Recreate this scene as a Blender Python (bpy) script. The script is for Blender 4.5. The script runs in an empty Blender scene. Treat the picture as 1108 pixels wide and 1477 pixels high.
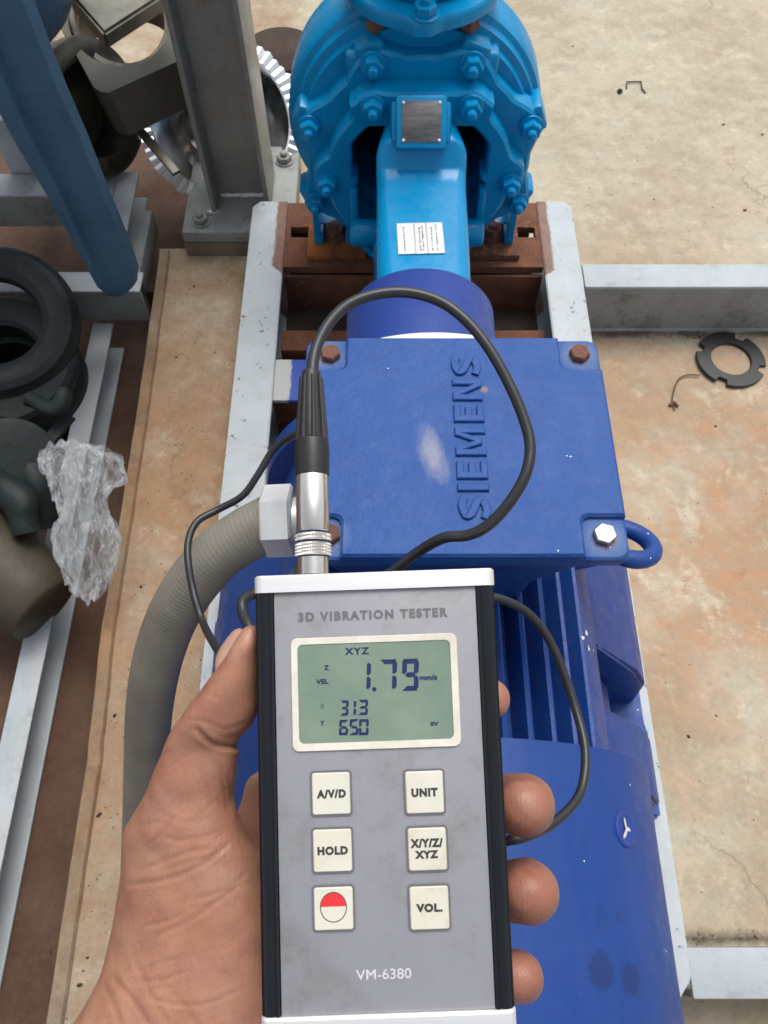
import bpy, bmesh, math, random
import numpy as np
from mathutils import Vector, Matrix, noise
random.seed(7)
PI = math.pi
R = math.radians
SC = bpy.context.scene
COL = SC.collection
# ------------------------------------------------------------------ camera, sky, sun, exposure
TILT = R(62)                      # how far the phone looks below the horizon
FPX = 1150.0
cam_d = bpy.data.cameras.new('camera'); cam = bpy.data.objects.new('camera', cam_d); COL.objects.link(cam)
cam.location = (0, 0, 1.0); cam.rotation_euler = (PI/2 - TILT, 0, 0)
cam_d.sensor_fit = 'VERTICAL'; cam_d.sensor_height = 36; cam_d.lens = FPX/1477*36
cam_d.clip_start = 0.01; cam_d.clip_end = 400
cam_d.dof.use_dof = True; cam_d.dof.focus_distance = 0.33; cam_d.dof.aperture_fstop = 42
SC.camera = cam
SUN_EL, SUN_AZ = R(66), R(20)     # azimuth from +Y towards +X
w = bpy.data.worlds.new('World'); SC.world = w; w.use_nodes = True
nt = w.node_tree; bg = nt.nodes['Background']
sky = nt.nodes.new('ShaderNodeTexSky'); sky.sky_type = 'NISHITA'; sky.sun_disc = False
sky.sun_elevation = SUN_EL; sky.sun_rotation = SUN_AZ; sky.air_density = 1.0; sky.dust_density = 4.0
hs = nt.nodes.new('ShaderNodeHueSaturation'); hs.inputs['Saturation'].default_value = 0.28
nt.links.new(sky.outputs[0], hs.inputs['Color']); nt.links.new(hs.outputs[0], bg.inputs['Color'])
bg.inputs['Strength'].default_value = 0.15
sun_d = bpy.data.lights.new('sun', 'SUN'); sun_d.energy = 1.3; sun_d.angle = R(32); sun_d.color = (1, .97, .92)
sun = bpy.data.objects.new('sun', sun_d); COL.objects.link(sun); sun.location = (1, 2, 4)
sd = Vector((math.sin(SUN_AZ)*math.cos(SUN_EL), math.cos(SUN_AZ)*math.cos(SUN_EL), math.sin(SUN_EL)))
sun.rotation_euler = sd.to_track_quat('Z', 'Y').to_euler()
SC.view_settings.view_transform = 'Standard'; SC.view_settings.look = 'None'
SC.view_settings.gamma = 1; SC.view_settings.use_curve_mapping = False
SC.view_settings.exposure = 0.36

_s, _c = math.sin(TILT), math.cos(TILT)
def ray(x, y):
    u = x-554; v = 738.5-y
    return Vector((u, FPX*_c+v*_s, -FPX*_s+v*_c))
def at(x, y, d):                  # real point seen at photo pixel x, y at depth d from the lens
    return Vector((0, 0, 1.0)) + ray(x, y)*(d/FPX)
def atz(x, y, z):                 # real point seen at photo pixel x, y on the height z
    r = ray(x, y); return Vector((0, 0, 1.0)) + r*((z-1.0)/r.z)

# ------------------------------------------------------------------ materials
def srgb(r, g, b):
    f = lambda c: (c/255/12.92) if c/255 <= .04045 else ((c/255+.055)/1.055)**2.4
    return (f(r), f(g), f(b), 1)
class NT:
    def __init__(s, name):
        s.m = bpy.data.materials.new(name); s.m.use_nodes = True; s.t = s.m.node_tree; s.p = s.t.nodes['Principled BSDF']
        s.tc = s.t.nodes.new('ShaderNodeTexCoord').outputs['Object']
    def n(s, typ, **kw):
        nd = s.t.nodes.new(typ)
        for k, v in kw.items():
            if isinstance(k, str) and hasattr(nd, k): setattr(nd, k, v)
        return nd
    def noise(s, scale, detail=4, rough=.55, vec=None, dist=0):
        nd = s.t.nodes.new('ShaderNodeTexNoise'); nd.inputs['Scale'].default_value = scale
        nd.inputs['Detail'].default_value = detail; nd.inputs['Roughness'].default_value = rough; nd.inputs['Distortion'].default_value = dist
        s.t.links.new(vec or s.tc, nd.inputs['Vector']); return nd.outputs['Fac']
    def ramp(s, fac, a, b, c0=0., c1=1.):
        nd = s.t.nodes.new('ShaderNodeMapRange'); nd.inputs[1].default_value = a; nd.inputs[2].default_value = b
        nd.inputs[3].default_value = c0; nd.inputs[4].default_value = c1
        s.t.links.new(fac, nd.inputs[0]); return nd.outputs[0]
    def mix(s, fac, a, b):
        nd = s.t.nodes.new('ShaderNodeMix'); nd.data_type = 'RGBA'
        if isinstance(fac, (int, float)): nd.inputs[0].default_value = fac
        else: s.t.links.new(fac, nd.inputs[0])
        for i, v in ((6, a), (7, b)):
            if isinstance(v, tuple): nd.inputs[i].default_value = v
            else: s.t.links.new(v, nd.inputs[i])
        return nd.outputs[2]
    def math(s, op, a, b=0.):
        nd = s.t.nodes.new('ShaderNodeMath'); nd.operation = op
        for i, v in ((0, a), (1, b)):
            if isinstance(v, (int, float)): nd.inputs[i].default_value = v
            else: s.t.links.new(v, nd.inputs[i])
        return nd.outputs[0]
    def scaled(s, sc):
        nd = s.t.nodes.new('ShaderNodeMapping'); nd.inputs['Scale'].default_value = sc
        s.t.links.new(s.tc, nd.inputs[0]); return nd.outputs[0]
    def bump(s, h, strength, dist=.001, prev=None):
        nd = s.t.nodes.new('ShaderNodeBump'); nd.inputs['Strength'].default_value = strength; nd.inputs['Distance'].default_value = dist
        s.t.links.new(h, nd.inputs['Height'])
        if prev: s.t.links.new(prev, nd.inputs['Normal'])
        return nd.outputs[0]
    def out(s, col=None, rough=None, normal=None, metal=None, **kw):
        for v, k in ((col, 'Base Color'), (rough, 'Roughness'), (metal, 'Metallic')):
            if v is None: continue
            if isinstance(v, (int, float, tuple)): s.p.inputs[k].default_value = v
            else: s.t.links.new(v, s.p.inputs[k])
        if normal: s.t.links.new(normal, s.p.inputs['Normal'])
        for k, v in kw.items(): s.p.inputs[k.replace('_', ' ')].default_value = v
        return s.m

def paint(name, col, col2, rough=.4, bumps=.3, dirt=(.09, .07, .05, 1), dirt_amt=.25, metal=0., sc=1., speck=.0):
    t = NT(name)
    n1 = t.noise(9*sc, 6, .65); n2 = t.noise(60*sc, 5, .6); n3 = t.noise(420*sc, 3, .6)
    c = t.mix(t.ramp(n1, .35, .65), col, col2)
    c = t.mix(t.ramp(t.math('MULTIPLY', n2, n1), .28, .42, 0, dirt_amt), c, dirt)
    if speck: c = t.mix(t.ramp(t.noise(170*sc, 4, .7), .70, .73, 0, speck), c, (.55, .52, .46, 1))
    nb = t.bump(n2, bumps*.6, .002); nb = t.bump(n3, bumps, .0006, nb)
    t.out(c, t.ramp(n2, .3, .7, rough-.08, rough+.14), nb, metal); t.p.inputs['Specular IOR Level'].default_value = .32
    return t.m
def metalm(name, col, rough=.35, metal=1., var=.35, bumps=.2, stretch=None):
    t = NT(name); v = t.scaled(stretch) if stretch else None
    n1 = t.noise(25, 6, .65, v); n3 = t.noise(300, 3, .6, v)
    dk = tuple(x*(1-var) for x in col[:3])+(1,)
    return t.out(t.mix(t.ramp(n1, .35, .65), col, dk), t.ramp(n1, .3, .7, rough+.1, rough-.08), t.bump(n3, bumps, .0004), metal)
def plain(name, col, rough=.5, metal=0., **kw):
    t = NT(name); n = t.noise(140, 4, .6)
    return t.out(t.mix(t.ramp(n, .35, .7, 0, .22), col, tuple(x*.6 for x in col[:3])+(1,)), rough, t.bump(n, .12, .0003), metal, **kw)

def concrete(name, base, warm, dark, warm_bias=.5, sx=1., lines=()):
    t = NT(name)
    n0 = t.noise(1.7, 5, .6); n1 = t.noise(6, 10, .72, dist=.15); n2 = t.noise(34, 10, .78); n3 = t.noise(240, 6, .75); n4 = t.noise(13, 12, .8, dist=.1)
    sep = t.n('ShaderNodeSeparateXYZ'); t.t.links.new(t.tc, sep.inputs[0])
    # iron staining washed out of the pump bed: strongest near the machine, fading away from it
    near = t.ramp(t.math('ADD', t.math('ABSOLUTE', t.math('SUBTRACT', sep.outputs['Y'], .52)), t.math('MULTIPLY', n1, .5)), .95, .42)
    wv = t.math('ADD', t.math('MULTIPLY', n0, .45), t.math('MULTIPLY', n1, .55))
    wf = t.math('MULTIPLY', t.ramp(wv, .39, .52), t.ramp(near, 0, 1, warm_bias*.45, 1))
    c = t.mix(wf, base, warm)
    c = t.mix(t.ramp(n2, .42, .64, .0, .55), c, tuple(x*.62 for x in base[:3])+(1,))
    c = t.mix(t.ramp(n4, .53, .64, 0, .6), c, tuple(min(1, x*1.35) for x in base[:3])+(1,))
    c = t.mix(t.ramp(n4, .43, .30, 0, .7), c, tuple(x*.55 for x in warm[:3])+(1,))
    n6 = t.noise(19, 12, .85); c = t.mix(t.ramp(n6, .57, .68, 0, .6), c, tuple(x*.42 for x in base[:3])+(1,))
    sp = t.math('MULTIPLY', t.ramp(t.noise(95, 6, .8), .62, .68), t.ramp(n1, .42, .56))
    c = t.mix(t.math('MULTIPLY', sp, .85), c, dark)
    vo = t.n('ShaderNodeTexVoronoi'); vo.feature = 'DISTANCE_TO_EDGE'; vo.inputs['Scale'].default_value = 3.2
    wv2 = t.n('ShaderNodeMix'); wv2.data_type = 'VECTOR'; wv2.inputs[0].default_value = .09
    nc = t.n('ShaderNodeTexNoise'); nc.inputs['Scale'].default_value = 14; nc.inputs['Detail'].default_value = 6; t.t.links.new(t.tc, nc.inputs['Vector'])
    t.t.links.new(t.tc, wv2.inputs[4]); t.t.links.new(nc.outputs['Color'], wv2.inputs[5]); t.t.links.new(wv2.outputs[1], vo.inputs['Vector'])
    crack = t.math('MULTIPLY', t.ramp(vo.outputs['Distance'], .006, .0), t.ramp(t.noise(4, 4), .52, .62))
    c = t.mix(t.math('MULTIPLY', crack, .6), c, dark)
    n7 = t.noise(3.2, 12, .78); c = t.mix(t.ramp(n7, .47, .60, 0, .55), c, (base[0]*.55, base[1]*.46, base[2]*.38, 1))
    dl_ = t.ramp(t.math('ADD', sep.outputs['X'], t.math('MULTIPLY', n1, .1)), -.10, -.16)     # the strip left of the bed is grimier
    c = t.mix(t.math('MULTIPLY', dl_, t.ramp(t.noise(9, 12, .82), .38, .62, .0, .85)), c, (base[0]*.56, base[1]*.34, base[2]*.22, 1))
    n8 = t.noise(55, 12, .85); c = t.mix(t.ramp(n8, .60, .67, 0, .5), c, (.10, .08, .06, 1))
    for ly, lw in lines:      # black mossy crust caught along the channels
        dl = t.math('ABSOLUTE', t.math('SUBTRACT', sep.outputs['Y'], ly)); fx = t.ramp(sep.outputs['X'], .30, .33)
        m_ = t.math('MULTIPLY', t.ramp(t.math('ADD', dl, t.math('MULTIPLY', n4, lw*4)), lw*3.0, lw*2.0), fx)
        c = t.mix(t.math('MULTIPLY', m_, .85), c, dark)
    nb = t.bump(n1, .35, .01); nb = t.bump(n2, .45, .004, nb); nb = t.bump(n3, .35, .0012, nb); 
    return t.out(c, .86, nb)

M = {}
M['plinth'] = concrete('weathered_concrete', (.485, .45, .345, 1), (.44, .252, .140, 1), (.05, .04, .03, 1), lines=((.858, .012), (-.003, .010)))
M['floor'] = concrete('stained_floor', (.13, .088, .062, 1), (.13, .068, .04, 1), (.02, .016, .012, 1), 1.)
M['edge'] = paint('ochre_edge', (.34, .27, .18, 1), (.44, .24, .10, 1), .85, .8, dirt_amt=.6, sc=.7)
M['rim'] = concrete('rim_concrete', (.34, .31, .245, 1), (.40, .23, .10, 1), (.05, .04, .03, 1), .5)
M['grout'] = paint('grout', (.22, .18, .13, 1), (.13, .10, .07, 1), .85, .9, dirt_amt=.6)
M['rust'] = paint('rust', (.21, .085, .045, 1), (.08, .04, .03, 1), .85, 1., dirt=(.36, .13, .045, 1), dirt_amt=.9, sc=2.4, speck=.3)
M['rust_bright'] = paint('orange_rust', (.46, .15, .04, 1), (.20, .07, .03, 1), .85, 1., dirt_amt=.5, sc=2)
M['white'] = paint('grey_white_paint', (.43, .47, .49, 1), (.37, .41, .43, 1), .48, .35, dirt=(.14, .11, .08, 1), dirt_amt=.28, sc=1.3)
M['grey_and_web_shade'] = paint('grey_paint_and_web_shade', (.30, .32, .31, 1), (.22, .23, .21, 1), .55, .4, dirt_amt=.55, sc=1.4)  # plain grey paint; on the channel webs it paints in their shade
M['blue'] = paint('motor_blue_paint', (.009, .046, .225, 1), (.013, .060, .26, 1), .40, .55, dirt=(.05, .07, .16, 1), dirt_amt=.4, speck=.35)
M['blue_plain'] = paint('smooth_blue_paint', (.016, .043, .235, 1), (.022, .058, .27, 1), .42, .25, dirt=(.02, .05, .16, 1), dirt_amt=.3)
M['cyan'] = paint('pump_cyan_paint', (.0, .255, .53, 1), (.0, .225, .48, 1), .22, .3, dirt=(.0, .11, .30, 1), dirt_amt=.3)
M['cavity_shade'] = paint('dark_cavity_shade', (.006, .028, .055, 1), (.01, .02, .035, 1), .6, .8, dirt_amt=.3)  # near-black colour painting in the shade inside the pump bracket windows
M['tank'] = paint('hammered_blue_paint', (.065, .15, .235, 1), (.055, .13, .205, 1), .42, .5, dirt=(.02, .06, .13, 1), dirt_amt=.3, sc=1.5)
M['steel'] = metalm('dull_steel', (.44, .42, .37, 1), .38, .9, .45, .35)
M['postgrey'] = paint('post_grey', (.33, .335, .32, 1), (.26, .25, .22, 1), .42, .35, dirt=(.20, .13, .07, 1), dirt_amt=.45, metal=.25)
M['shiny'] = metalm('bright_sheet', (.88, .89, .9, 1), .12, 1, .3, .2)
M['crimp'] = metalm('crimped_aluminium', (.92, .93, .94, 1), .35, .75, .12, .3)
M['zinc'] = metalm('zinc', (.78, .80, .80, 1), .38, .45, .15, .2)
M['chrome'] = metalm('nickel', (.78, .75, .70, 1), .20, 1, .1, .1, (1, 1, .02))
M['rubber'] = plain('black_rubber', (.016, .016, .018, 1), .42)
M['cable'] = plain('cable_sheath', (.018, .02, .024, 1), .38)
M['green'] = paint('dark_green_paint', (.014, .024, .023, 1), (.009, .015, .015, 1), .5, .6, dirt_amt=.4)
M['conduit'] = metalm('grey_conduit', (.27, .25, .205, 1), .5, .15, .25, .4)
M['brass'] = plain('worn_bronze', (.13, .125, .095, 1), .4, .6)
M['pipe'] = paint('brown_grey_pipe', (.085, .072, .048, 1), (.05, .043, .03, 1), .42, .6, dirt_amt=.5)
M['block'] = metalm('olive_steel', (.20, .19, .155, 1), .42, .45, .4, .5)
M['darksteel'] = metalm('dark_steel', (.13, .125, .11, 1), .35, .7, .5, .5)
M['alu'] = metalm('brushed_aluminium', (.88, .88, .87, 1), .42, .6, .05, .2, (.05, 1, 1))
M['blackalu'] = plain('black_anodised', (.006, .0075, .011, 1), .16, 0, Specular_IOR_Level=.45)
M['rustbolt'] = paint('rusted_bolt', (.15, .075, .06, 1), (.22, .10, .06, 1), .75, 1, dirt_amt=.5, sc=5)
M['boltalu'] = metalm('worn_bolt', (.6, .6, .58, 1), .35, .9, .5, .6)
M['sticker'] = plain('paper_sticker', (.68, .70, .68, 1), .5)
M['ink'] = plain('grey_ink', (.10, .10, .11, 1), .6)
M['btn_ink'] = plain('dark_print', (.045, .04, .04, 1), .5)
M['nameplate'] = metalm('nameplate_steel', (.22, .22, .22, 1), .42, .8, .55, .8, (1, 9, 1))
M['white_paint'] = plain('white_gloss', (.78, .79, .80, 1), .35)
M['red'] = plain('red_print', (.75, .035, .04, 1), .4)
M['ivory'] = paint('ivory_key', (.70, .68, .59, 1), (.62, .59, .47, 1), .35, .05, dirt=(.38, .34, .24, 1), dirt_amt=.4, sc=3)
M['nail'] = plain('nail', (.56, .33, .25, 1), .3)
M['grey_text'] = plain('grey_text', (.15, .145, .16, 1), .45)
M['pale_text'] = plain('pale_text', (.62, .62, .66, 1), .45)
M['seg'] = plain('lcd_segment', (.012, .022, .10, 1), .35)
M['seg_faint'] = plain('lcd_segment_faint', (.07, .12, .12, 1), .35)
M['stain'] = plain('dark_stain', (.017, .038, .165, 1), .5)
M['brick'] = paint('dark_brick', (.07, .045, .035, 1), (.04, .03, .025, 1), .9, 1)

def rail_mat():      # white paint flaking to rust towards the pump end and the inner edge
    t = NT('rail_paint'); sep = t.n('ShaderNodeSeparateXYZ'); t.t.links.new(t.tc, sep.inputs[0])
    n1 = t.noise(9, 6, .65); n2 = t.noise(70, 6, .7); n3 = t.noise(300, 3)
    c = t.mix(t.ramp(n1, .35, .65), (.43, .47, .49, 1), (.36, .40, .42, 1))
    ax = t.math('ABSOLUTE', sep.outputs['X'])
    edge = t.math('ADD', t.math('ADD', ax, t.math('MULTIPLY', n1, .012)), t.math('MULTIPLY', n2, .012))
    far = t.math('MULTIPLY', t.ramp(t.math('ADD', sep.outputs['Y'], t.math('MULTIPLY', n1, .06)), .41, .43), .022)
    thr = t.math('SUBTRACT', edge, far)
    rust = t.ramp(thr, .2075, .2035)
    rc = t.mix(t.ramp(n2, .35, .65), (.20, .08, .045, 1), (.10, .05, .035, 1))
    c = t.mix(rust, c, rc)
    chip = t.ramp(t.math('ADD', n2, t.math('MULTIPLY', n1, .3)), .775, .795)
    c = t.mix(chip, c, (.09, .07, .07, 1))
    c = t.mix(t.ramp(t.noise(28, 6, .7), .5, .75, 0, .3), c, (.25, .22, .18, 1))
    nb = t.bump(n2, .3, .0012); nb = t.bump(n3, .3, .0004, nb)
    return t.out(c, t.ramp(n2, .3, .7, .35, .55), nb)
M['rail'] = rail_mat()
def cross_mat():     # pale member overpainted blue on one side
    t = NT('cross_member_paint'); sep = t.n('ShaderNodeSeparateXYZ'); t.t.links.new(t.tc, sep.inputs[0])
    n2 = t.noise(90, 6, .75, t.scaled((1, .3, 1)))
    f = t.ramp(t.math('ADD', sep.outputs['X'], t.math('MULTIPLY', n2, .03)), -.163, -.160)
    return t.out(t.mix(f, (.45, .46, .44, 1), (.035, .075, .36, 1)), .45, t.bump(n2, .3, .001))
M['cross'] = cross_mat()
def label_mat():
    t = NT('meter_label'); n = t.noise(22, 7, .7); n2 = t.noise(70, 6, .7); n3 = t.noise(900, 2)
    c = t.mix(t.ramp(n, .35, .65), (.295, .295, .325, 1), (.265, .265, .29, 1))
    c = t.mix(t.math('MULTIPLY', t.ramp(n, .48, .62), t.ramp(n2, .42, .58, 0, .6)), c, (.17, .155, .135, 1))
    return t.out(c, t.ramp(n2, .3, .7, .30, .42), t.bump(n3, .12, .0002))
M['label'] = label_mat()
def lcd_mat():
    t = NT('lcd_glass'); n = t.noise(34, 5, .6)
    c = t.mix(t.ramp(n, .35, .65), (.15, .225, .165, 1), (.225, .29, .22, 1))
    return t.out(c, .12, None, 0, Coat_Weight=.6, Coat_Roughness=.03)
M['lcd'] = lcd_mat()
def cream_mat():
    t = NT('cream_bezel'); n = t.noise(40, 5, .7)
    return t.out(t.mix(t.ramp(n, .4, .7), (.74, .71, .62, 1), (.58, .53, .43, 1)), .35, None)
M['cream'] = cream_mat()
def skin_mat():
    t = NT('skin'); n1 = t.noise(28, 5, .6); n2 = t.noise(95, 5, .65); n3 = t.noise(1500, 3, .6)
    c = t.mix(t.ramp(n1, .35, .65), (.45, .23, .145, 1), (.37, .16, .10, 1))
    c = t.mix(t.ramp(n2, .45, .70, 0, .6), c, (.31, .115, .08, 1))
    c = t.mix(t.ramp(t.noise(45, 4, .6), .5, .68, 0, .35), c, (.56, .35, .255, 1))
    c = t.mix(t.ramp(t.noise(16, 10, .8), .54, .72, 0, .45), c, (.20, .12, .085, 1))
    c = t.mix(t.ramp(t.noise(420, 3, .7), .62, .72, 0, .25), c, (.24, .10, .07, 1))
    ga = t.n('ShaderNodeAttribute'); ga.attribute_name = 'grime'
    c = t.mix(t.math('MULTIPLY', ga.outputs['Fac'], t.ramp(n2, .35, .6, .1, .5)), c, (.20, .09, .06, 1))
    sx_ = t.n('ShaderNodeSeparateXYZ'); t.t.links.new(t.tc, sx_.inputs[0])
    c = t.mix(t.ramp(sx_.outputs['X'], .09, .125, 0, .7), c, (.29, .11, .075, 1))     # redder fingertips, with their weaker light also darkened into the colour
    vo = t.n('ShaderNodeTexVoronoi'); vo.feature = 'DISTANCE_TO_EDGE'; vo.inputs['Scale'].default_value = 850
    t.t.links.new(t.scaled((1.0, .8, 1)), vo.inputs['Vector'])
    w_ = t.n('ShaderNodeTexWave'); w_.inputs['Scale'].default_value = 190; w_.inputs['Distortion'].default_value = 5; w_.inputs['Detail'].default_value = 4
    w_.inputs['Detail Scale'].default_value = .8; t.t.links.new(t.tc, w_.inputs['Vector'])
    nb = t.bump(t.ramp(vo.outputs['Distance'], 0, .12), .25, .00025); nb = t.bump(w_.outputs['Fac'], .12, .00025, nb); nb = t.bump(n2, .3, .0009, nb)
    m = t.out(c, t.ramp(n2, .3, .7,   .36, .50), nb)
    t.p.inputs['Subsurface Weight'].default_value = .12; t.p.inputs['Subsurface Radius'].default_value = (1, .35, .2)
    t.p.inputs['Subsurface Scale'].default_value = .004
    return m
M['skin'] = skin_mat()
def bag_mat():
    t = NT('clear_plastic'); n = t.noise(38, 8, .7, t.scaled((1.6, .6, 1)), 1.2)
    t.out((.75, .77, .78, 1), .12, t.bump(t.noise(30, 4, .6, t.scaled((2.2, .5, 1)), 2.), .8, .010, t.bump(n, .5, .003))); t.p.inputs['Specular IOR Level'].default_value = .8
    t.t.links.new(t.ramp(n, .42, .66, .06, .48), t.p.inputs['Alpha'])
    return t.m
M['bag'] = bag_mat()

# ------------------------------------------------------------------ mesh helpers
def root_loc(o):
    p = Vector((0, 0, 0))
    while o: p += o.location; o = o.parent
    return p
class MB:
    def __init__(s): s.bm = bmesh.new()
    def box(s, lo, hi, bev=0., seg=2, mat=None):
        lo = Vector(lo); hi = Vector(hi); b = bmesh.new()
        bmesh.ops.create_cube(b, size=1)
        for v in b.verts: v.co = Vector([(lo[i]+hi[i])/2 + v.co[i]*(hi[i]-lo[i]) for i in range(3)])
        if bev: bmesh.ops.bevel(b, geom=b.edges[:], offset=bev, segments=seg, affect='EDGES', profile=.5)
        if mat: b.transform(mat)
        s.join(b); return s
    def join(s, b):
        me = bpy.data.meshes.new('t'); b.to_mesh(me); b.free(); s.bm.from_mesh(me); bpy.data.meshes.remove(me)
    def rings(s, rings, close=True, cap=True):
        vs = [[s.bm.verts.new(p) for p in r] for r in rings]; n = len(vs[0])
        for a, b in zip(vs, vs[1:]):
            for i in range(n if close else n-1):
                j = (i+1) % n; s.bm.faces.new((a[i], a[j], b[j], b[i]))
        if cap and close:
            s.bm.faces.new(vs[0][::-1]); s.bm.faces.new(vs[-1])
        return s
    def tube(s, pts, rad, n=16, sub=6, cap=True, ripple=None):
        P = catmull(pts, sub)
        rr = rad if hasattr(rad, '__len__') else [rad]*len(pts)
        rad_l = np.interp(np.linspace(0, len(pts)-1, len(P)), range(len(pts)), rr)
        if ripple:
            P, rad_l = resample(P, rad_l, ripple[0]/4)
            rad_l = [r + ripple[1]*(0, 1, 1, 0)[i % 4] for i, r in enumerate(rad_l)]
        up = Vector((0, 0, 1)); T0 = (P[1]-P[0]).normalized()
        N = T0.orthogonal().normalized(); rings = []
        for i, p in enumerate(P):
            T = (P[min(i+1, len(P)-1)]-P[max(i-1, 0)]).normalized()
            N = (N - T*N.dot(T)).normalized(); B = T.cross(N)
            rings.append([p + (N*math.cos(a)+B*math.sin(a))*rad_l[i] for a in [2*PI*k/n for k in range(n)]])
        s.rings(rings, cap=cap); return s
    def cyl(s, p0, p1, r0, r1=None, n=24, bev=0.):
        p0 = Vector(p0); p1 = Vector(p1); r1 = r0 if r1 is None else r1
        T = (p1-p0).normalized(); L = (p1-p0).length
        prof = [(0, r0), (L, r1)] if not bev else [(0, r0-bev), (bev*.3, r0-bev*.3), (bev, r0), (L-bev, r1), (L-bev*.3, r1-bev*.3), (L, r1-bev)]
        return s.lathe(prof, p0, T, n)
    def lathe(s, prof, o, axis, n=32, phase=0., closed=False):
        o = Vector(o); A = Vector(axis).normalized()
        N = Vector((0, 0, 1)) if abs(A.z) < .9 else Vector((0, 1, 0))
        N = (N-A*N.dot(A)).normalized(); B = A.cross(N)
        rings = [[o + A*h + (N*math.cos(a)+B*math.sin(a))*max(r, 1e-5) for a in [phase+2*PI*k/n for k in range(n)]] for h, r in prof]
        s.rings(rings + ([rings[0]] if closed else []), cap=not closed); return s
    def prism(s, poly, fn, t0, t1):
        a = [s.bm.verts.new(fn(x, y, t0)) for x, y in poly]; b = [s.bm.verts.new(fn(x, y, t1)) for x, y in poly]
        s.bm.faces.new(a[::-1]); s.bm.faces.new(b); n = len(poly)
        for i in range(n): s.bm.faces.new((a[i], a[(i+1) % n], b[(i+1) % n], b[i]))
        return s
    def polar(s, cx, cz, ro, ri, y0, y1, n=128, ch=.003):   # plate square to the shaft (Y), front at y0
        A = [2*PI*k/n for k in range(n)]
        f = lambda r, y, a: (cx+r*math.cos(a), y, cz+r*math.sin(a))
        rg = [[f(ri(a), y1, a) for a in A], [f(ri(a), y0+ch, a) for a in A], [f(ri(a)+ch, y0, a) for a in A], [f(ro(a)-ch, y0, a) for a in A],
              [f(ro(a), y0+ch, a) for a in A], [f(ro(a), y1, a) for a in A]]
        vs = [[s.bm.verts.new(p) for p in r] for r in rg]; vs.append(vs[0])
        for a, b in zip(vs, vs[1:]):
            for i in range(n): s.bm.faces.new((a[i], a[(i+1) % n], b[(i+1) % n], b[i]))
        return s
    def done(s, name, mat, parent=None, smooth=40, kind=None, label=None, local=False, origin=None):
        bm = s.bm; bmesh.ops.recalc_face_normals(bm, faces=bm.faces[:])
        me = bpy.data.meshes.new(name)
        L = Vector((0, 0, 0)) if (local or parent is None) else root_loc(parent)
        o_ = Vector(origin) if origin is not None else L
        if not local: bmesh.ops.translate(bm, verts=bm.verts[:], vec=-o_)
        bm.to_mesh(me); bm.free()
        if smooth:
            me.shade_smooth(); me.set_sharp_from_angle(angle=R(smooth))
        me.materials.append(mat)
        o = bpy.data.objects.new(name, me); COL.objects.link(o)
        if not local: o.location = o_ - L
        if parent: o.parent = parent
        if kind: o['kind'] = kind
        if label: o['label'] = label
        return o
def catmull(pts, sub):
    P = [Vector(p) for p in pts]
    if len(P) < 3 or sub <= 1: return P
    Q = [P[0]*2-P[1]]+P+[P[-1]*2-P[-2]]; out = []
    for i in range(1, len(Q)-2):
        for k in range(sub):
            t = k/sub; a, b, c, d = Q[i-1], Q[i], Q[i+1], Q[i+2]
            out.append(.5*((2*b)+(c-a)*t+(2*a-5*b+4*c-d)*t*t+(-a+3*b-3*c+d)*t**3))
    out.append(P[-1]); return out
def resample(P, r, step):
    d = [0]
    for a, b in zip(P, P[1:]): d.append(d[-1]+(b-a).length)
    n = int(d[-1]/step); X = np.linspace(0, d[-1], n)
    c = [np.interp(X, d, [p[i] for p in P]) for i in range(3)]
    return [Vector((c[0][i], c[1][i], c[2][i])) for i in range(n)], list(np.interp(X, d, r))
def thing(name, label, cat, loc, group=None):
    o = bpy.data.objects.new(name, None); COL.objects.link(o); o.location = loc; o.empty_display_size = .05
    o['label'] = label; o['category'] = cat
    if group: o['group'] = group
    return o
def tag(o, label, cat, group=None):
    o['label'] = label; o['category'] = cat
    if group: o['group'] = group
    return o
def copy_part(o, loc=None, parent=None, rot=None):
    c = o.copy(); COL.objects.link(c); c.parent = parent or o.parent
    if loc is not None: c.location = loc
    if rot is not None: c.rotation_euler = rot
    return c
def displace(o, amp, scale, seed=0, octv=4):
    me = o.data; n = len(me.vertices)
    co = np.empty(n*3); no = np.empty(n*3); me.vertices.foreach_get('co', co); me.vertex_normals.foreach_get('vector', no)
    co = co.reshape(-1, 3); no = no.reshape(-1, 3)
    for i in range(n):
        co[i] += no[i]*noise.fractal(Vector(co[i])*scale+Vector((seed, 0, 0)), 1., 2., octv)*amp
    me.vertices.foreach_set('co', co.ravel()); me.update()

# ------------------------------------------------------------------ setting
g = MB(); g.prism([(-80, -80), (80, -80), (80, 80), (-80, 80)], lambda x, y, t: (x, y, t), -.3, -.1)
g.done('ground', M['floor'], kind='structure')
p = MB()
poly = [(-.352, -1.2), (-.357, -.05), (-.361, .19), (-.371, .36), (-.373, .55), (-.376, .75), (-.383, 1.0), (-.387, 1.045), (-.15, 1.05),
        (-.17, 1.42), (-.23, 1.52), (-.9, 1.62), (-2.5, 1.7), (-2.5, 5), (4, 5), (4, -1.2)]
p.prism(poly, lambda x, y, t: (x, y, t), -.105, 0)
pl = p.done('pavement', M['plinth'], kind='structure')
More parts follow.
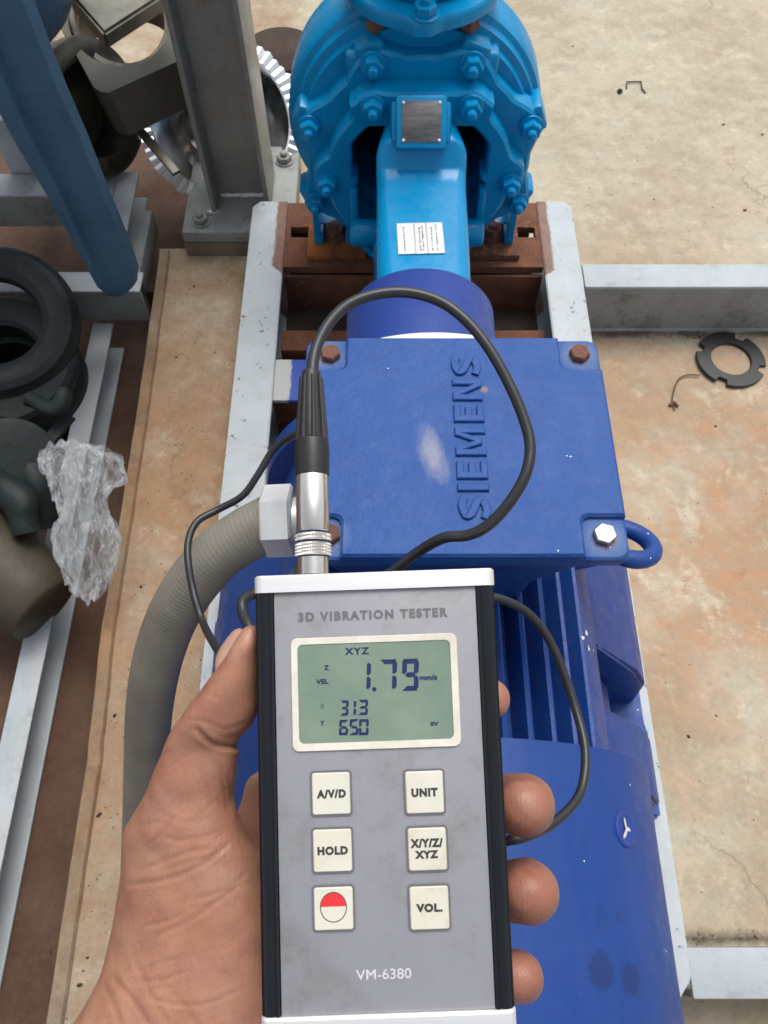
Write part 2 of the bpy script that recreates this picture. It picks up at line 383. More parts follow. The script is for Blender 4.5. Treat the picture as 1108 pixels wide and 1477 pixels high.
# trowelled rim strip along the slab's left edge
e = MB(); ed = [(-.352, -1.2), (-.357, -.05), (-.361, .19), (-.371, .36), (-.373, .55), (-.376, .75), (-.383, 1.0), (-.386, 1.043)]
pts = []
for i in range(len(ed)-1):
    for k in range(8):
        t = k/8; pts.append((ed[i][0]*(1-t)+ed[i+1][0]*t, ed[i][1]*(1-t)+ed[i+1][1]*t))
rg = []
for x, y in pts:
    j = .0010*noise.noise(Vector((3, y*14, 0)))+.0012*noise.noise(Vector((3, y*60, 0)))
    rg.append([(x-.004+j, y, -.104), (x-.003+j, y, -.004+j), (x+.001+j, y, .0055), (x+.015+j, y, .0055), (x+.0175+j, y, .002), (x+.0185+j, y, -.003), (x+.019+j, y, -.01)])
e.rings(rg, cap=True); e.done('rim_strip', M['rim'], pl, smooth=50)

def bolt_mesh(r=.010, h=.007, stud=.007, wash=True):
    b = MB()
    if wash: b.cyl((0, 0, 0), (0, 0, .0022), r*1.42, n=28, bev=.0004)
    b.lathe([(.0022, r*1.12), (h+.001, r*1.15), (h+.0022, r*1.02)], (0, 0, 0), (0, 0, 1), 6)
    if stud: b.lathe([(h, r*.56), (h+stud, r*.56), (h+stud+.0022, r*.42), (h+stud+.003, .001)], (0, 0, 0), (0, 0, 1), 20)
    return b

# ------------------------------------------------------------------ machine bed
bed = thing('machine_bed', 'long grey white steel bed frame with rusty far end carrying the blue motor and pump', 'machine bed', (.045, .5, 0))
for s in (-1, 1):
    b = MB()
    xo, xi = .045+s*.256, .045+s*.200
    y0, y1 = -.055, 1.047; cs = .03
    x0, x1 = min(xo, xi), max(xo, xi)
    pol = [(xi, y0), (xo-s*.016, y0), (xo, y0+.02), (xo, y1-.012), (xo-s*.012, y1), (xi, y1)]
    b.prism(pol, lambda x, y, t: (x, y, t), .092, .100)
    bmesh.ops.bevel(b.bm, geom=b.bm.edges[:], offset=.0015, segments=2, affect='EDGES')
    b.box((xo-s*.007, y0+.03, .002), (xo-s*.001, y1-.02, .0915)) if s < 0 else b.box((xo-.007, y0+.03, .002), (xo-.001, y1-.02, .0915))
    b.box((x0, y0+.02, .0), (x1, y1, .006))
    b.done('side_rail', M['rail'], bed, smooth=30)
# rusty mounting plate with slots (built as strips round the slots)
b = MB(); X0, X1 = -.1545, .2445; zt = .0975
sl = [(-.147, -.112), (.203, .238)]
b.box((X0, .905, .085), (X1, .968, zt)); b.box((X0, .9905, .085), (X1, 1.045, zt))
xs = [X0, sl[0][0], sl[0][1], sl[1][0], sl[1][1], X1]
for i in (0, 2, 4): b.box((xs[i], .968, .085), (xs[i+1], .9905, zt))
bmesh.ops.remove_doubles(b.bm, verts=b.bm.verts[:], dist=.0003)
o = b.done('mounting_plate', M['rust'], bed, smooth=30)
b = MB(); b.box((-.154, 1.040, .01), (.244, 1.045, .0845)); b.done('end_plate', M['rust'], bed)
b = MB(); b.box((-.157, -.02, .0065), (.247, 1.04, .0095)); b.done('shade_sheet', M['brick'], bed)  # added dark sheet, stands in for the shade inside the bed
b = MB(); b.box((-.155, .772, .02), (.2445, .812, .062), .003); b.done('inner_cross_bar', M['rust'], bed, smooth=30)
b = MB(); b.box((-.1545, .898, .0), (.2445, .903, .084), .001); b.done('end_web', M['rust'], bed, smooth=30)
b = MB(); b.box((-.155, .655, .09), (.2445, .727, .0975), .002); b.done('cross_member', M['cross'], bed, smooth=30)
b = MB(); b.box((-.155, .722, .0), (.2445, .726, .0885)); b.box((-.155, .656, .0), (.2445, .66, .0885)); b.done('cross_member_web', M['rust'], bed)
b = MB(); b.box((-.155, .04, .09), (.2445, .11, .0975), .002); b.done('cross_member', M['white'], bed, smooth=30)
for sx in (-1, 1):   # shim packs under the pump feet
    cx = .045+sx*.118
    b = MB(); b.box((cx-.045, .918, .098), (cx+.045, .985, .1085), .0015)
    o = b.done('shim_plate', M['rust_bright'] if sx < 0 else M['rust'], bed, smooth=30); 

# side channels on the right
def channel_x(x0, x1, yf, yb, zt, label):
    t = thing('steel_channel', label, 'steel channel', (x0, (yf+yb)/2, 0), 'grey white channels laid on the concrete to the right of the machine bed')
    b = MB(); b.box((x0, yf, zt-.006), (x1, yb, zt), .0018); b.box((x0, yf+.001, .006), (x1, yb, .0), .001); b.done('flange', M['white'], t, smooth=30)
    b = MB(); b.box((x0, yf+.0015, .0065), (x1, yf+.0075, zt-.0065)); b.done('web', M['grey_and_web_shade'], t, smooth=30)  # darker than the flange: the web's shade is put into its colour
    return t
channel_x(.303, 2.6, .862, .909, .1, 'grey white steel channel running right from the bed beside the pump end')
channel_x(.299, 2.6, -.054, -.010, .1, 'grey white steel channel at the lower right corner beside the blue fan cover')

# ------------------------------------------------------------------ pump
PX, PZ = .0455, .28
pump = thing('centrifugal_pump', 'glossy cyan blue centrifugal pump with bolted casing and top discharge flange', 'pump', (PX, .95, .1))
def bump_r(base, amp, angs, width):
    def f(a):
        r = base
        for q in angs:
            d = abs((a-R(q)+PI) % (2*PI)-PI)/R(width)
            if d < 1.6: r = max(r, base+amp*(1-max(0, d-.55)/1.05 if d > .55 else 1))
        return r
    return f
OUT = [112.5, 157.5, 202.5, 247.5, 292.5, 337.5, 22.5, 67.5]
b = MB(); b.lathe([(1.03, .02), (1.03, .0985), (.925, .100), (.927, .146), (.938, .148), (.940, .156), (.951, .158), (.954, .164), (.962, .167), (1.003, .1675), (1.006, .163), (1.03, .158), (1.06, .12), (1.07, .02)], (PX-.005, 0, PZ+.026), (0, 1, 0), 96)
b.lathe([(1.0, .10), (1.0, .155), (1.02, .157), (1.05, .14)], (PX-.012, .0, PZ+.034), (0, 1, 0), 64)
o = b.done('volute_casing', M['cyan'], pump, smooth=24)
b = MB(); b.polar(PX, PZ, bump_r(.148, .0135, OUT, 10), lambda a: .098, .905, .935, 192, .004); b.done('casing_cover', M['cyan'], pump, smooth=28)
b = MB()
for q in OUT[:2]+OUT[6:]+[202.5, 337.5]:
    m = Matrix.Translation((PX, 0, PZ)) @ Matrix.Rotation(-R(q), 4, 'Y')
    b = MB(); b.box((.144, .912, -.018), (.171, .952, .018), .005, mat=m)
    b.done('casing_boss', M['cyan'], pump, smooth=40)
# bearing bracket flange with window
def win(a):
    cx_, sz = abs(math.cos(a))+1e-4, math.sin(a)
    r = min(.086/cx_, (.077 if sz > 0 else .088)/(abs(sz)+1e-4))
    return min(r, .100) - (.006 if abs((a % PI)-R(0)) < .12 else 0)
INN = [120, 60, 178, 2, 236, 304]
def fl(a):
    r = bump_r(.122, .016, INN, 9)(a)
    if R(50) < a < R(130): r = max(r, min(.137, .1215/abs(math.sin(a))))
    return r
b = MB(); b.polar(PX, PZ, fl, win, .876, .9045, 192, .0035); b.done('bracket_flange', M['cyan'], pump, smooth=28)
b = MB(); b.lathe([(.915, .02), (.917, .040), (1.0, .044), (1.005, .044)], (PX, 0, PZ), (0, 1, 0), 48); b.done('seal_housing', M['cavity_shade'], pump, smooth=40)
b = MB(); b.lathe([(.998, .02), (1.0, .0975), (1.01, .0975)], (PX, 0, PZ), (0, 1, 0), 48); b.done('back_plate', M['cavity_shade'], pump, smooth=40)  # coloured dark so the window openings look deep in shade
# bearing housing : body lofted along Y
def rrect(hw, zt, zb, rt, n=8):
    P = []
    for cxs, a0 in ((1, 0), (-1, PI/2)):
        for k in range(n+1):
            a = a0+PI/2*k/n; P.append((cxs*(hw-rt)+rt*math.cos(a), zt-rt+rt*math.sin(a)))
    P += [(-hw, zb), (hw, zb)]
    return P
b = MB(); rg = []
for y, hw, zt, rt in [(.637, .050, .332, .020), (.640, .0535, .336, .020), (.72, .0545, .337, .018), (.765, .0545, .338, .016), (.80, .0545, .340, .015), (.820, .0548, .341, .012), (.824, .0550, .344, .013), (.834, .0550, .366, .020), (.838, .0545, .370, .022), (.850, .053, .371, .024), (.872, .048, .371, .024), (.9, .044, .366, .024)]:
    rg.append([(PX+x, y, z) for x, z in rrect(hw, zt, .205, rt)])
b.rings(rg); b.done('bearing_housing', M['cyan'], pump, smooth=50)
b = MB()
pass
# nameplate pad, sloping
pm = Matrix.Translation((PX-.0018, .842, .3905)) @ Matrix.Rotation(R(46), 4, 'X')
b = MB(); b.box((-.030, -.030, -.034), (.030, .028, .004), .004, mat=pm); b.box((-.036, -.022, -.04), (.036, .024, -.006), .006, mat=pm); b.done('nameplate_pad', M['cyan'], pump, smooth=40)
b = MB(); b.box((-.023, -.023, .0042), (.023, .021, .0052), .0004, mat=pm); npl = b.done('nameplate', M['nameplate'], pump)
for sx in (-1, 1):
    for y in (-.021, .019):
        b = MB(); b.lathe([(.005, .0020), (.006, .0017), (.0066, .0006)], pm @ Vector((sx*.021, y, 0)), pm.to_3x3() @ Vector((0, 0, 1)), 10); b.done('rivet', M['zinc'], npl)
# side arms and lugs of the bracket
for s in (-1, 1):
    b = MB(); b.cyl((PX+s*.05, .862, .205), (PX+s*.092, .862, .205), .019, n=28, bev=.005)
    b.box((PX+s*.086-.0055, .868, .19), (PX+s*.086+.0055, .90, .268), .003)
    b.done('support_arm', M['cyan'], pump, smooth=45)
    b = MB(); x = PX+s*.147
    b.prism([(.940, .112), (1.0, .112), (1.0, .24), (.955, .24), (.943, .18)], lambda a, z, t: (x+t, a, z), -.0045, .0045)
    b.box((min(x-s*.045, x+s*.006), .968, .109), (max(x-s*.045, x+s*.006), 1.0, .124), .003)
    b.box((x-.009 if s > 0 else x-.006, .940, .109), (x+.006 if s > 0 else x+.009, .97, .124), .003)
    b.box((PX+s*.080-.024, .940, .109), (PX+s*.080+.024, 1.0, .124), .003)
    b.box((PX+s*.098-.004, .945, .12), (PX+s*.098+.004, .985, .17), .002)
    b.done('foot', M['cyan'], pump, smooth=40)
    h = bolt_mesh(.013, .013, .004); h.bm.transform(Matrix.Translation((PX+s*.122, .962, .110)))
    h.done('anchor_bolt', M['rustbolt'], pump, smooth=35)
b = MB(); b.box((PX-.06, .83, .110), (PX+.06, .9, .21), .012); b.done('lower_bracket', M['cyan'], pump, smooth=40)
# casing bolts
pb = bolt_mesh(.0112, .011, .008).done('casing_bolt', M['cyan'], pump, smooth=35, local=True)
pr_ = root_loc(pump); first = True
def put(o0, loc, used=[0]):
    global first
    rot = (PI/2, random.uniform(0, 1), 0)
    if first: o0.location = Vector(loc)-pr_; o0.rotation_euler = rot; first = False; return
    copy_part(o0, Vector(loc)-pr_, pump, rot)
for q in OUT: put(pb, (PX+.152*math.cos(R(q)), .9045, PZ+.152*math.sin(R(q))))
for q in (119, 61, 182, -2, 236, 304): put(pb, (PX+.121*math.cos(R(q)), .8755, PZ+.121*math.sin(R(q))))
# volute neck and discharge flange
b = MB(); rg = []
for z, hx, hy in [(.38, .105, .052), (.42, .085, .05), (.445, .065, .052), (.462, .062, .055)]:
    rg.append([(PX-.002+hx*math.cos(a), .985+hy*math.sin(a), z) for a in [2*PI*k/40 for k in range(40)]])
b.rings(rg)
for s in (-1, 1):
    b.box((PX+s*.068-.024, .915, .385), (PX+s*.068+.024, .96, .425), .006)
b.box((PX-.05, .918, .375), (PX+.05, .95, .412), .006)
b.done('volute_neck', M['cyan'], pump, smooth=45)
b = MB(); b.polar(0, 0, bump_r(.092, .009, [270-1], 9), lambda a: .045, 0, .016, 128, .003)
b.bm.transform(Matrix.Translation((.0445, .985, .480)) @ Matrix.Rotation(-PI/2, 4, 'X')); b.done('discharge_flange', M['cyan'], pump, smooth=45)
c = pb.copy(); COL.objects.link(c); c.location = Vector((.0455, .898, .480))-pr_; c.rotation_euler = (0, 0, .3)
for q in (200, 340, 20, 160): copy_part(pb, Vector((.0445+.084*math.cos(R(q)), .985+.084*math.sin(R(q)), .480))-pr_, pump, (0, 0, q))
b = MB(); b.cyl((.0445, .99, .4805), (.0445, .99, .505), .071, n=64, bev=.003); b.cyl((.0445, .99, .505), (.0445, .99, .75), .052, n=48)
o = b.done('discharge_pipe', M['cyan'], pump, smooth=40)
for s in (-1, 1):
    h = bolt_mesh(.010, .012, .006, False); h.bm.transform(Matrix.Translation((.0445+s*.055, .93, .462)) @ Matrix.Rotation(PI, 4, 'X')); h.done('rusty_nut', M['rustbolt'], pump)
# paper sticker on the bearing housing
st = MB(); st.box((-.0265, -.0245, 0), (.0265, .0245, .0006)); sm = Matrix.Translation((PX-.0035, .709, .3375)) @ Matrix.Rotation(R(0), 4, 'X') @ Matrix.Rotation(R(2), 4, 'Z')
st.bm.transform(sm); stk = st.done('sticker', M['sticker'], pump)
b = MB(); 
for x in (-.0065, .0075): b.box((x-.0003, -.024, .0007), (x+.0003, .024, .0009))
random.seed(3)
for x0 in (-.019, -.001, .0025, .013, .0185):
    y = -.02
    while y < .019:
        l = random.uniform(.001, .004)
        b.box((x0-.0004, y, .0007), (x0+.0004+random.uniform(0, .0008), y+l, .0009)); y += l+random.uniform(.0008, .003)
b.bm.transform(sm); b.done('sticker_print', M['ink'], stk)

# ------------------------------------------------------------------ coupling guard
cg = thing('coupling_guard', 'plain dark blue half round coupling guard between the cyan pump and the motor', 'coupling guard', (.042, .58, .1))
b = MB(); n = 56; rg = []
for y, r in ((.492, .0855), (.633, .0855), (.636, .084), (.636, .080), (.52, .080)):
    rg.append([(.042+r*math.cos(a), y, .28+r*math.sin(a)) if True else 0 for a in [R(-25)+R(230)*k/n for k in range(n+1)]])
b.rings(rg, close=False, cap=False)
for s in (-1, 1): b.box((.042+s*.077-.002, .505, .099), (.042+s*.077+.002, .632, .25))
b.done('shell', M['blue_plain'], cg, smooth=35)

# ------------------------------------------------------------------ motor
MX, MZ, MR = .0455, .28, .175
mot = thing('electric_motor', 'dark blue electric motor with cast terminal box on top and round fan cover', 'electric motor', (MX, .25, .1))
b = MB(); b.lathe([(.095, .12), (.098, .148), (.40, .148), (.404, .165), (.425, .166), (.445, .13), (.49, .09), (.5, .02)], (MX, 0, MZ), (0, 1, 0), 72)
b.done('stator_body', M['blue'], mot, smooth=35)
b = MB(); rg = []
for k in range(25):
    a = R(65)+R(50)*k/24; rg.append([(MX+r*math.cos(a), y, MZ+r*math.sin(a)) for r, y in ((.150, .427), (.1640, .427), (.1640, .478), (.152, .480), (.140, .480))])
b.rings(rg); b.done('white_flange_rim', M['white_paint'], mot, smooth=30)
fb = MB(); fb.prism([(.142, -.0034), (.1695, -.0022), (.171, 0), (.1695, .0022), (.142, .0034)], lambda x, z, y: (x, y, z), -.148, .148)
bmesh.ops.recalc_face_normals(fb.bm, faces=fb.bm.faces[:])
fin = fb.done('cooling_fin', M['blue'], mot, smooth=30, local=True)
fin.location = Vector((MX, .25, MZ))-root_loc(mot); firstf = True
for q in [90+d for d in (-39, -32.5, -26, -19.5, -13, -6.5, 0, 6.5, 13, 19.5, 26, 32.5, 39)]:
    if firstf: fin.rotation_euler = (0, -R(q), 0); firstf = False
    else: copy_part(fin, fin.location, mot, (0, -R(q), 0))
for s in (-1, 1):     # cast side panels and feet
    b = MB()
    f = lambda x, z, y: (MX+s*x, y, z)
    b.prism([(.10, .12), (.232, .12), (.226, .185), (.205, .232), (.150, .305), (.136, .325), (.126, .330), (.10, .33)], f, .228, .395)
    b.prism([(.10, .12), (.232, .12), (.227, .17), (.208, .215), (.150, .290), (.126, .318), (.10, .32)], f, .112, .180)
    b.prism([(.10, .12), (.190, .12), (.185, .19), (.140, .285), (.126, .31), (.10, .31)], f, .1795, .2285)
    bmesh.ops.bevel(b.bm, geom=b.bm.edges[:], offset=.004, segments=2, affect='EDGES')
    b.done('side_casting', M['blue'], mot, smooth=35)
    b = MB(); b.prism([(.09, .108), (.2425, .108), (.2425, .200), (.236, .212), (.2365, .29), (.2425, .30), (.2425, .325), (.237, .333), (.237, .40), (.09, .40)], lambda x, y, z: (MX+s*x, y, z), .1012, .121)
    bmesh.ops.bevel(b.bm, geom=b.bm.edges[:], offset=.003, segments=2, affect='EDGES'); b.done('foot', M['blue'], mot, smooth=35)
# white chips on the right casting
for x, y, sx in [(.225, .268, .005), (.228, .243, .004)]:
    pass
b = MB(); rg = []
prof = [(.118, MR-.004), (.1185, MR), (-.16, MR), (-.185, MR-.012), (-.195, MR-.035), (-.197, .05), (-.197, .01)]
b.lathe([(-h, r) for h, r in prof], (MX, 0, MZ), (0, -1, 0), 96)
fc = b.done('fan_cover', M['blue_plain'], mot, smooth=35)
# dimpled screw with bare metal cross on the cover
def on_cover(px, py):
    r = ray(px, py); o = Vector((0, 0, 1.0)); dx, dz = r.x, r.z; ox, oz = o.x-MX, o.z-MZ
    A = dx*dx+dz*dz; B = 2*(ox*dx+oz*dz); C = ox*ox+oz*oz-MR*MR; D = B*B-4*A*C
    t = (-B-math.sqrt(max(D, 0)))/(2*A); P = o+r*t
    return P, Vector((P.x-MX, 0, P.z-MZ)).normalized()
P, N = on_cover(901, 1196)
b = MB(); b.lathe([(-.001, .0125), (.0008, .012), (.0016, .0105), (.0008, .0085), (.0004, .004), (.0003, .001)], P, N, 32); sc_ = b.done('screw_boss', M['blue_plain'], fc, smooth=40)
b = MB(); T = N.cross(Vector((0, 1, 0))).normalized()
for a, ln in ((75, .008), (190, .0045), (315, .0095)):
    d = T*math.cos(R(a))+Vector((0, 1, 0))*math.sin(R(a)); e_ = N.cross(d)
    q = [P+N*.0018-e_*.0009, P+N*.0018+e_*.0014, P+N*.002+d*ln*.6+e_*.0016, P+N*.002+d*ln+e_*.0004, P+N*.002+d*ln*.8-e_*.0010]
    b.bm.faces.new([b.bm.verts.new(v) for v in q])
b.done('bare_metal', M['zinc'], sc_, smooth=0)
# two round grimy stains on the cover paint
t = NT('cover_paint'); n1 = t.noise(9, 6, .65); n2 = t.noise(60, 5, .6); n3 = t.noise(420, 3, .6)
c = t.mix(t.ramp(n1, .35, .65), (.010, .044, .215, 1), (.014, .058, .245, 1))
c = t.mix(t.ramp(t.noise(16, 10, .8, t.scaled((1, .35, 1))), .48, .68, 0, .4), c, (.035, .075, .24, 1))
for px, py, r_ in ((868, 1400, .0105), (910, 1412, .009), (868, 1325, .006), (893, 1322, .005)):
    P, N = on_cover(px, py); P = P-root_loc(mot)
    vm = t.n('ShaderNodeVectorMath'); vm.operation = 'DISTANCE'; t.t.links.new(t.tc, vm.inputs[0]); vm.inputs[1].default_value = P
    d = t.math('ADD', vm.outputs['Value'], t.math('MULTIPLY', t.noise(130, 6, .75), .009))
    c = t.mix(t.ramp(d, r_+.0065, r_+.0025, 0, .6 if r_ > .008 else .25), c, (.014, .026, .10, 1))
c = t.mix(t.ramp(t.noise(150, 5, .75), .66, .70, 0, .35), c, (.04, .07, .2, 1))
nb = t.bump(n2, .15, .002); nb = t.bump(n3, .25, .0005, nb); fc.data.materials[0] = t.out(c, t.ramp(n2, .3, .7, .36, .55), nb); t.p.inputs['Specular IOR Level'].default_value = .3
# terminal box
LZ = .574; bx0, bx1, by0, by1 = -.053, .1465, .197, .363; bcx, bcy = (bx0+bx1)/2, (by0+by1)/2
b = MB(); rg = []
def rr2(x0, x1, y0, y1, r, z, n=6):
    P = []
    for cx_, cy_, a0 in ((x1-r, y1-r, 0), (x0+r, y1-r, PI/2), (x0+r, y0+r, PI), (x1-r, y0+r, 3*PI/2)):
        for k in range(n+1):
            a = a0+PI/2*k/n; P.append((cx_+r*math.cos(a), cy_+r*math.sin(a), z))
    return P
for z, i in [(LZ-.014, .004), (LZ-.02, .006), (LZ-.075, .020), (LZ-.11, .028), (.43, .03)]:
    rg.append(rr2(bx0+i, bx1-i*1.3, by0+i*1.0, by1-i, .012, z))
b.rings(rg); tb = b.done('terminal_box', M['blue'], mot, smooth=40)
# lid: plateau with four sunken corner pads
b = MB()
cw, cd = .027, .027
def plus(i):   # outline of the raised area, corners notched
    P = []; x0, x1, y0, y1 = bx0+i, bx1-i, by0+i, by1-i; a, r = cw+ i*.0, .005
    def corner(cx_, cy_, sx, sy):     # notch at the corner (cx,cy), sx, sy point outwards
        ix, iy = cx_-sx*a, cy_-sy*a
        return [(cx_, iy), (ix+sx*r, iy), (ix+sx*.3*r, iy+sy*.3*r), (ix, iy+sy*r), (ix, cy_)]
    P += corner(x1, y1, 1, 1); P += corner(x0, y1, -1, 1)[::-1]; P += corner(x0, y0, -1, -1); P += corner(x1, y0, 1, -1)[::-1]
    return P
b.rings([rr2(bx0, bx1, by0, by1, .007, LZ-.0135, 4), rr2(bx0-.0006, bx1+.0006, by0-.0006, by1+.0006, .007, LZ-.009, 4), rr2(bx0, bx1, by0, by1, .007, LZ-.0052, 4), rr2(bx0+.0015, bx1-.0015, by0+.0015, by1-.0015, .006, LZ-.004, 4)])
P0 = plus(-.0003); P1 = plus(.0002); P2 = plus(.0018)
b.rings([[(x, y, LZ-.010) for x, y in P0], [(x, y, LZ-.0018) for x, y in P1], [(x, y, LZ) for x, y in P2]])
lid_nt = NT('lid_paint'); t = lid_nt
sep = t.n('ShaderNodeSeparateXYZ'); t.t.links.new(t.tc, sep.inputs[0])
n1 = t.noise(14, 6, .65); n2 = t.noise(75, 6, .65); n3 = t.noise(330, 3, .6)
c = t.mix(t.ramp(n1, .35, .65), (.010, .060, .245, 1), (.014, .074, .28, 1))
c = t.mix(t.ramp(n2, .45, .75, 0, .25), c, (.02, .10, .32, 1))
# pale rubbed patch beside the lettering and grey bloom at the pads
def blob(cx_, cy_, rx, ry, rot=0):
    dx = t.math('SUBTRACT', sep.outputs['X'], cx_); dy = t.math('SUBTRACT', sep.outputs['Y'], cy_)
    u = t.math('ADD', t.math('MULTIPLY', dx, math.cos(rot)/rx), t.math('MULTIPLY', dy, math.sin(rot)/rx))
    v = t.math('ADD', t.math('MULTIPLY', dx, -math.sin(rot)/ry), t.math('MULTIPLY', dy, math.cos(rot)/ry))
    return t.math('SQRT', t.math('ADD', t.math('MULTIPLY', u, u), t.math('MULTIPLY', v, v)))
n5 = t.noise(120, 6, .75, t.scaled((1, .35, 1)))
d = t.math('ADD', blob(.0305-MX, .268-.25, .0115, .033, .22), t.math('MULTIPLY', n5, 1.1))
c = t.mix(t.ramp(d, 1.35, .75, 0, .68), c, (.30, .30, .34, 1))
for cx_, cy_ in ((bx0+.0135, by1-.0135), (bx1-.0135, by1-.0135), (bx1-.0135, by0+.0135), (bx0+.018, by0+.0135)):
    d = t.math('ADD', blob(cx_-MX, cy_-.25, .014, .014), t.math('MULTIPLY', n2, .6)); c = t.mix(t.ramp(d, 1.5, .75, 0, .55), c, (.17, .23, .36, 1))
    d = t.math('ADD', blob(cx_-MX, cy_-.25, .0088, .0088), t.math('MULTIPLY', n2, .5)); c = t.mix(t.ramp(d, 1.25, .9, 0, .6), c, (.20, .13, .10, 1))
c = t.mix(t.ramp(t.noise(230, 4, .7), .72, .75, 0, .6), c, (.5, .5, .5, 1))
d = t.math('ADD', blob(.066-MX, .318-.25, .003, .003), t.math('MULTIPLY', n2, .5)); c = t.mix(t.ramp(d, 1.3, .8, 0, .6), c, (.30, .2, .12, 1))
nb = t.bump(n1, .3, .004); nb = t.bump(n2, .7, .0016, nb); nb = t.bump(n3, .7, .0006, nb)
M['lid'] = t.out(c, t.ramp(n2, .3, .7, .42, .58), nb); t.p.inputs['Specular IOR Level'].default_value = .27
lid = b.done('lid', M['lid'], tb, smooth=35, origin=(MX, .25, .1))
# hex bolts on the pads
for i, (cx_, cy_) in enumerate(((bx0+.0165, by1-.0135), (bx1-.0135, by1-.0135), (bx1-.0145, by0+.0150), (bx0+.020, by0+.0155))):
    h = bolt_mesh(.0062, .0048, 0, False); h.bm.transform(Matrix.Translation((cx_, cy_, LZ-.0062)) @ Matrix.Rotation(.3+i, 4, 'Z'))
    h.done('hex_bolt', M['boltalu'] if i == 2 else M['rustbolt'], tb, smooth=30, label='bare shiny hex bolt' if i == 2 else None)

def text_mesh(s, size, extrude=.0, offset=0., bevel=0., space=1., res=4):
    cu = bpy.data.curves.new('t', 'FONT'); cu.body = s; cu.size = size; cu.extrude = extrude; cu.offset = offset
    cu.bevel_depth = bevel; cu.space_character = space; cu.resolution_u = res; cu.align_x = 'CENTER'; cu.align_y = 'CENTER'
    o = bpy.data.objects.new('t', cu); COL.objects.link(o)
    bpy.context.view_layer.update()
    me = bpy.data.meshes.new_from_object(o.evaluated_get(bpy.context.evaluated_depsgraph_get()))
    bpy.data.objects.remove(o); bpy.data.curves.remove(cu); return me
def text_obj(name, s, size, mat, parent, mw, **kw):
    w_ = kw.pop('width', None); h_ = kw.pop('height', None)
    me = text_mesh(s, size, **kw); n = len(me.vertices); co = np.empty(n*3); me.vertices.foreach_get('co', co); co = co.reshape(-1, 3)
    for ax, tgt in ((0, w_), (1, h_)):
        lo, hi = co[:, ax].min(), co[:, ax].max(); k = (tgt/(hi-lo)) if tgt else 1; co[:, ax] = (co[:, ax]-(lo+hi)/2)*k
    me.vertices.foreach_set('co', co.ravel()); me.transform(mw); me.update()
    me.materials.clear(); me.materials.append(mat); o = bpy.data.objects.new(name, me); COL.objects.link(o); o.parent = parent
    me.name = name; return o
# raised cast letters, reading up the lid (letter tops to the left)
b = MB()
def letter(ch, Wd, H):
    t_ = .0050
    if ch == 'I': return [[(0, 0), (t_, 0), (t_, H), (0, H)]]
    if ch == 'E': return [[(0, 0), (Wd, 0), (Wd, t_*.9), (t_, t_*.9), (t_, H/2-t_*.45), (Wd*.9, H/2-t_*.45), (Wd*.9, H/2+t_*.45), (t_, H/2+t_*.45), (t_, H-t_*.9), (Wd, H-t_*.9), (Wd, H), (0, H)]]
    if ch == 'N': return [[(0, 0), (t_*.9, 0), (t_*.9, H*.66), (Wd-t_*1.1, 0), (Wd, 0), (Wd, H), (Wd-t_*.9, H), (Wd-t_*.9, H*.34), (t_*1.1, H), (0, H)]]
    if ch == 'M': return [[(0, 0), (t_*.9, 0), (t_*.9, H*.66), (Wd/2-t_*.38, .12*H), (Wd/2+t_*.38, .12*H), (Wd-t_*.9, H*.66), (Wd-t_*.9, 0), (Wd, 0), (Wd, H), (Wd-t_*1.15, H), (Wd/2, H*.42), (t_*1.15, H), (0, H)]]
    w_ = Wd/2-t_/2; h_ = H/4-t_/4; P = []
    cl = [(Wd-t_*.25, H-t_*.75), (Wd*.72, H-t_*.5), (Wd*.5, H-t_*.5), (t_*.8, H-t_*.75), (t_/2, H*.74), (t_*.75, H*.60), (Wd*.5, H*.5), (Wd-t_*.75, H*.40), (Wd-t_/2, H*.26), (Wd-t_*.8, t_*.75), (Wd*.5, t_/2), (Wd*.28, t_/2), (t_*.1, t_*.8)]
    C = catmull([Vector((x, y, 0)) for x, y in cl], 5); L_, R_ = [], []
    for i in range(len(C)):
        T = (C[min(i+1, len(C)-1)]-C[max(i-1, 0)]).normalized(); N_ = Vector((-T.y, T.x, 0))
        L_.append(C[i]+N_*t_/2); R_.append(C[i]-N_*t_/2)
    return [('ribbon', L_, R_)]
xx_ = 0; HH = .0195
tmw = Matrix.Translation((.0645, .221, LZ)) @ Matrix.Rotation(PI/2, 4, 'Z')
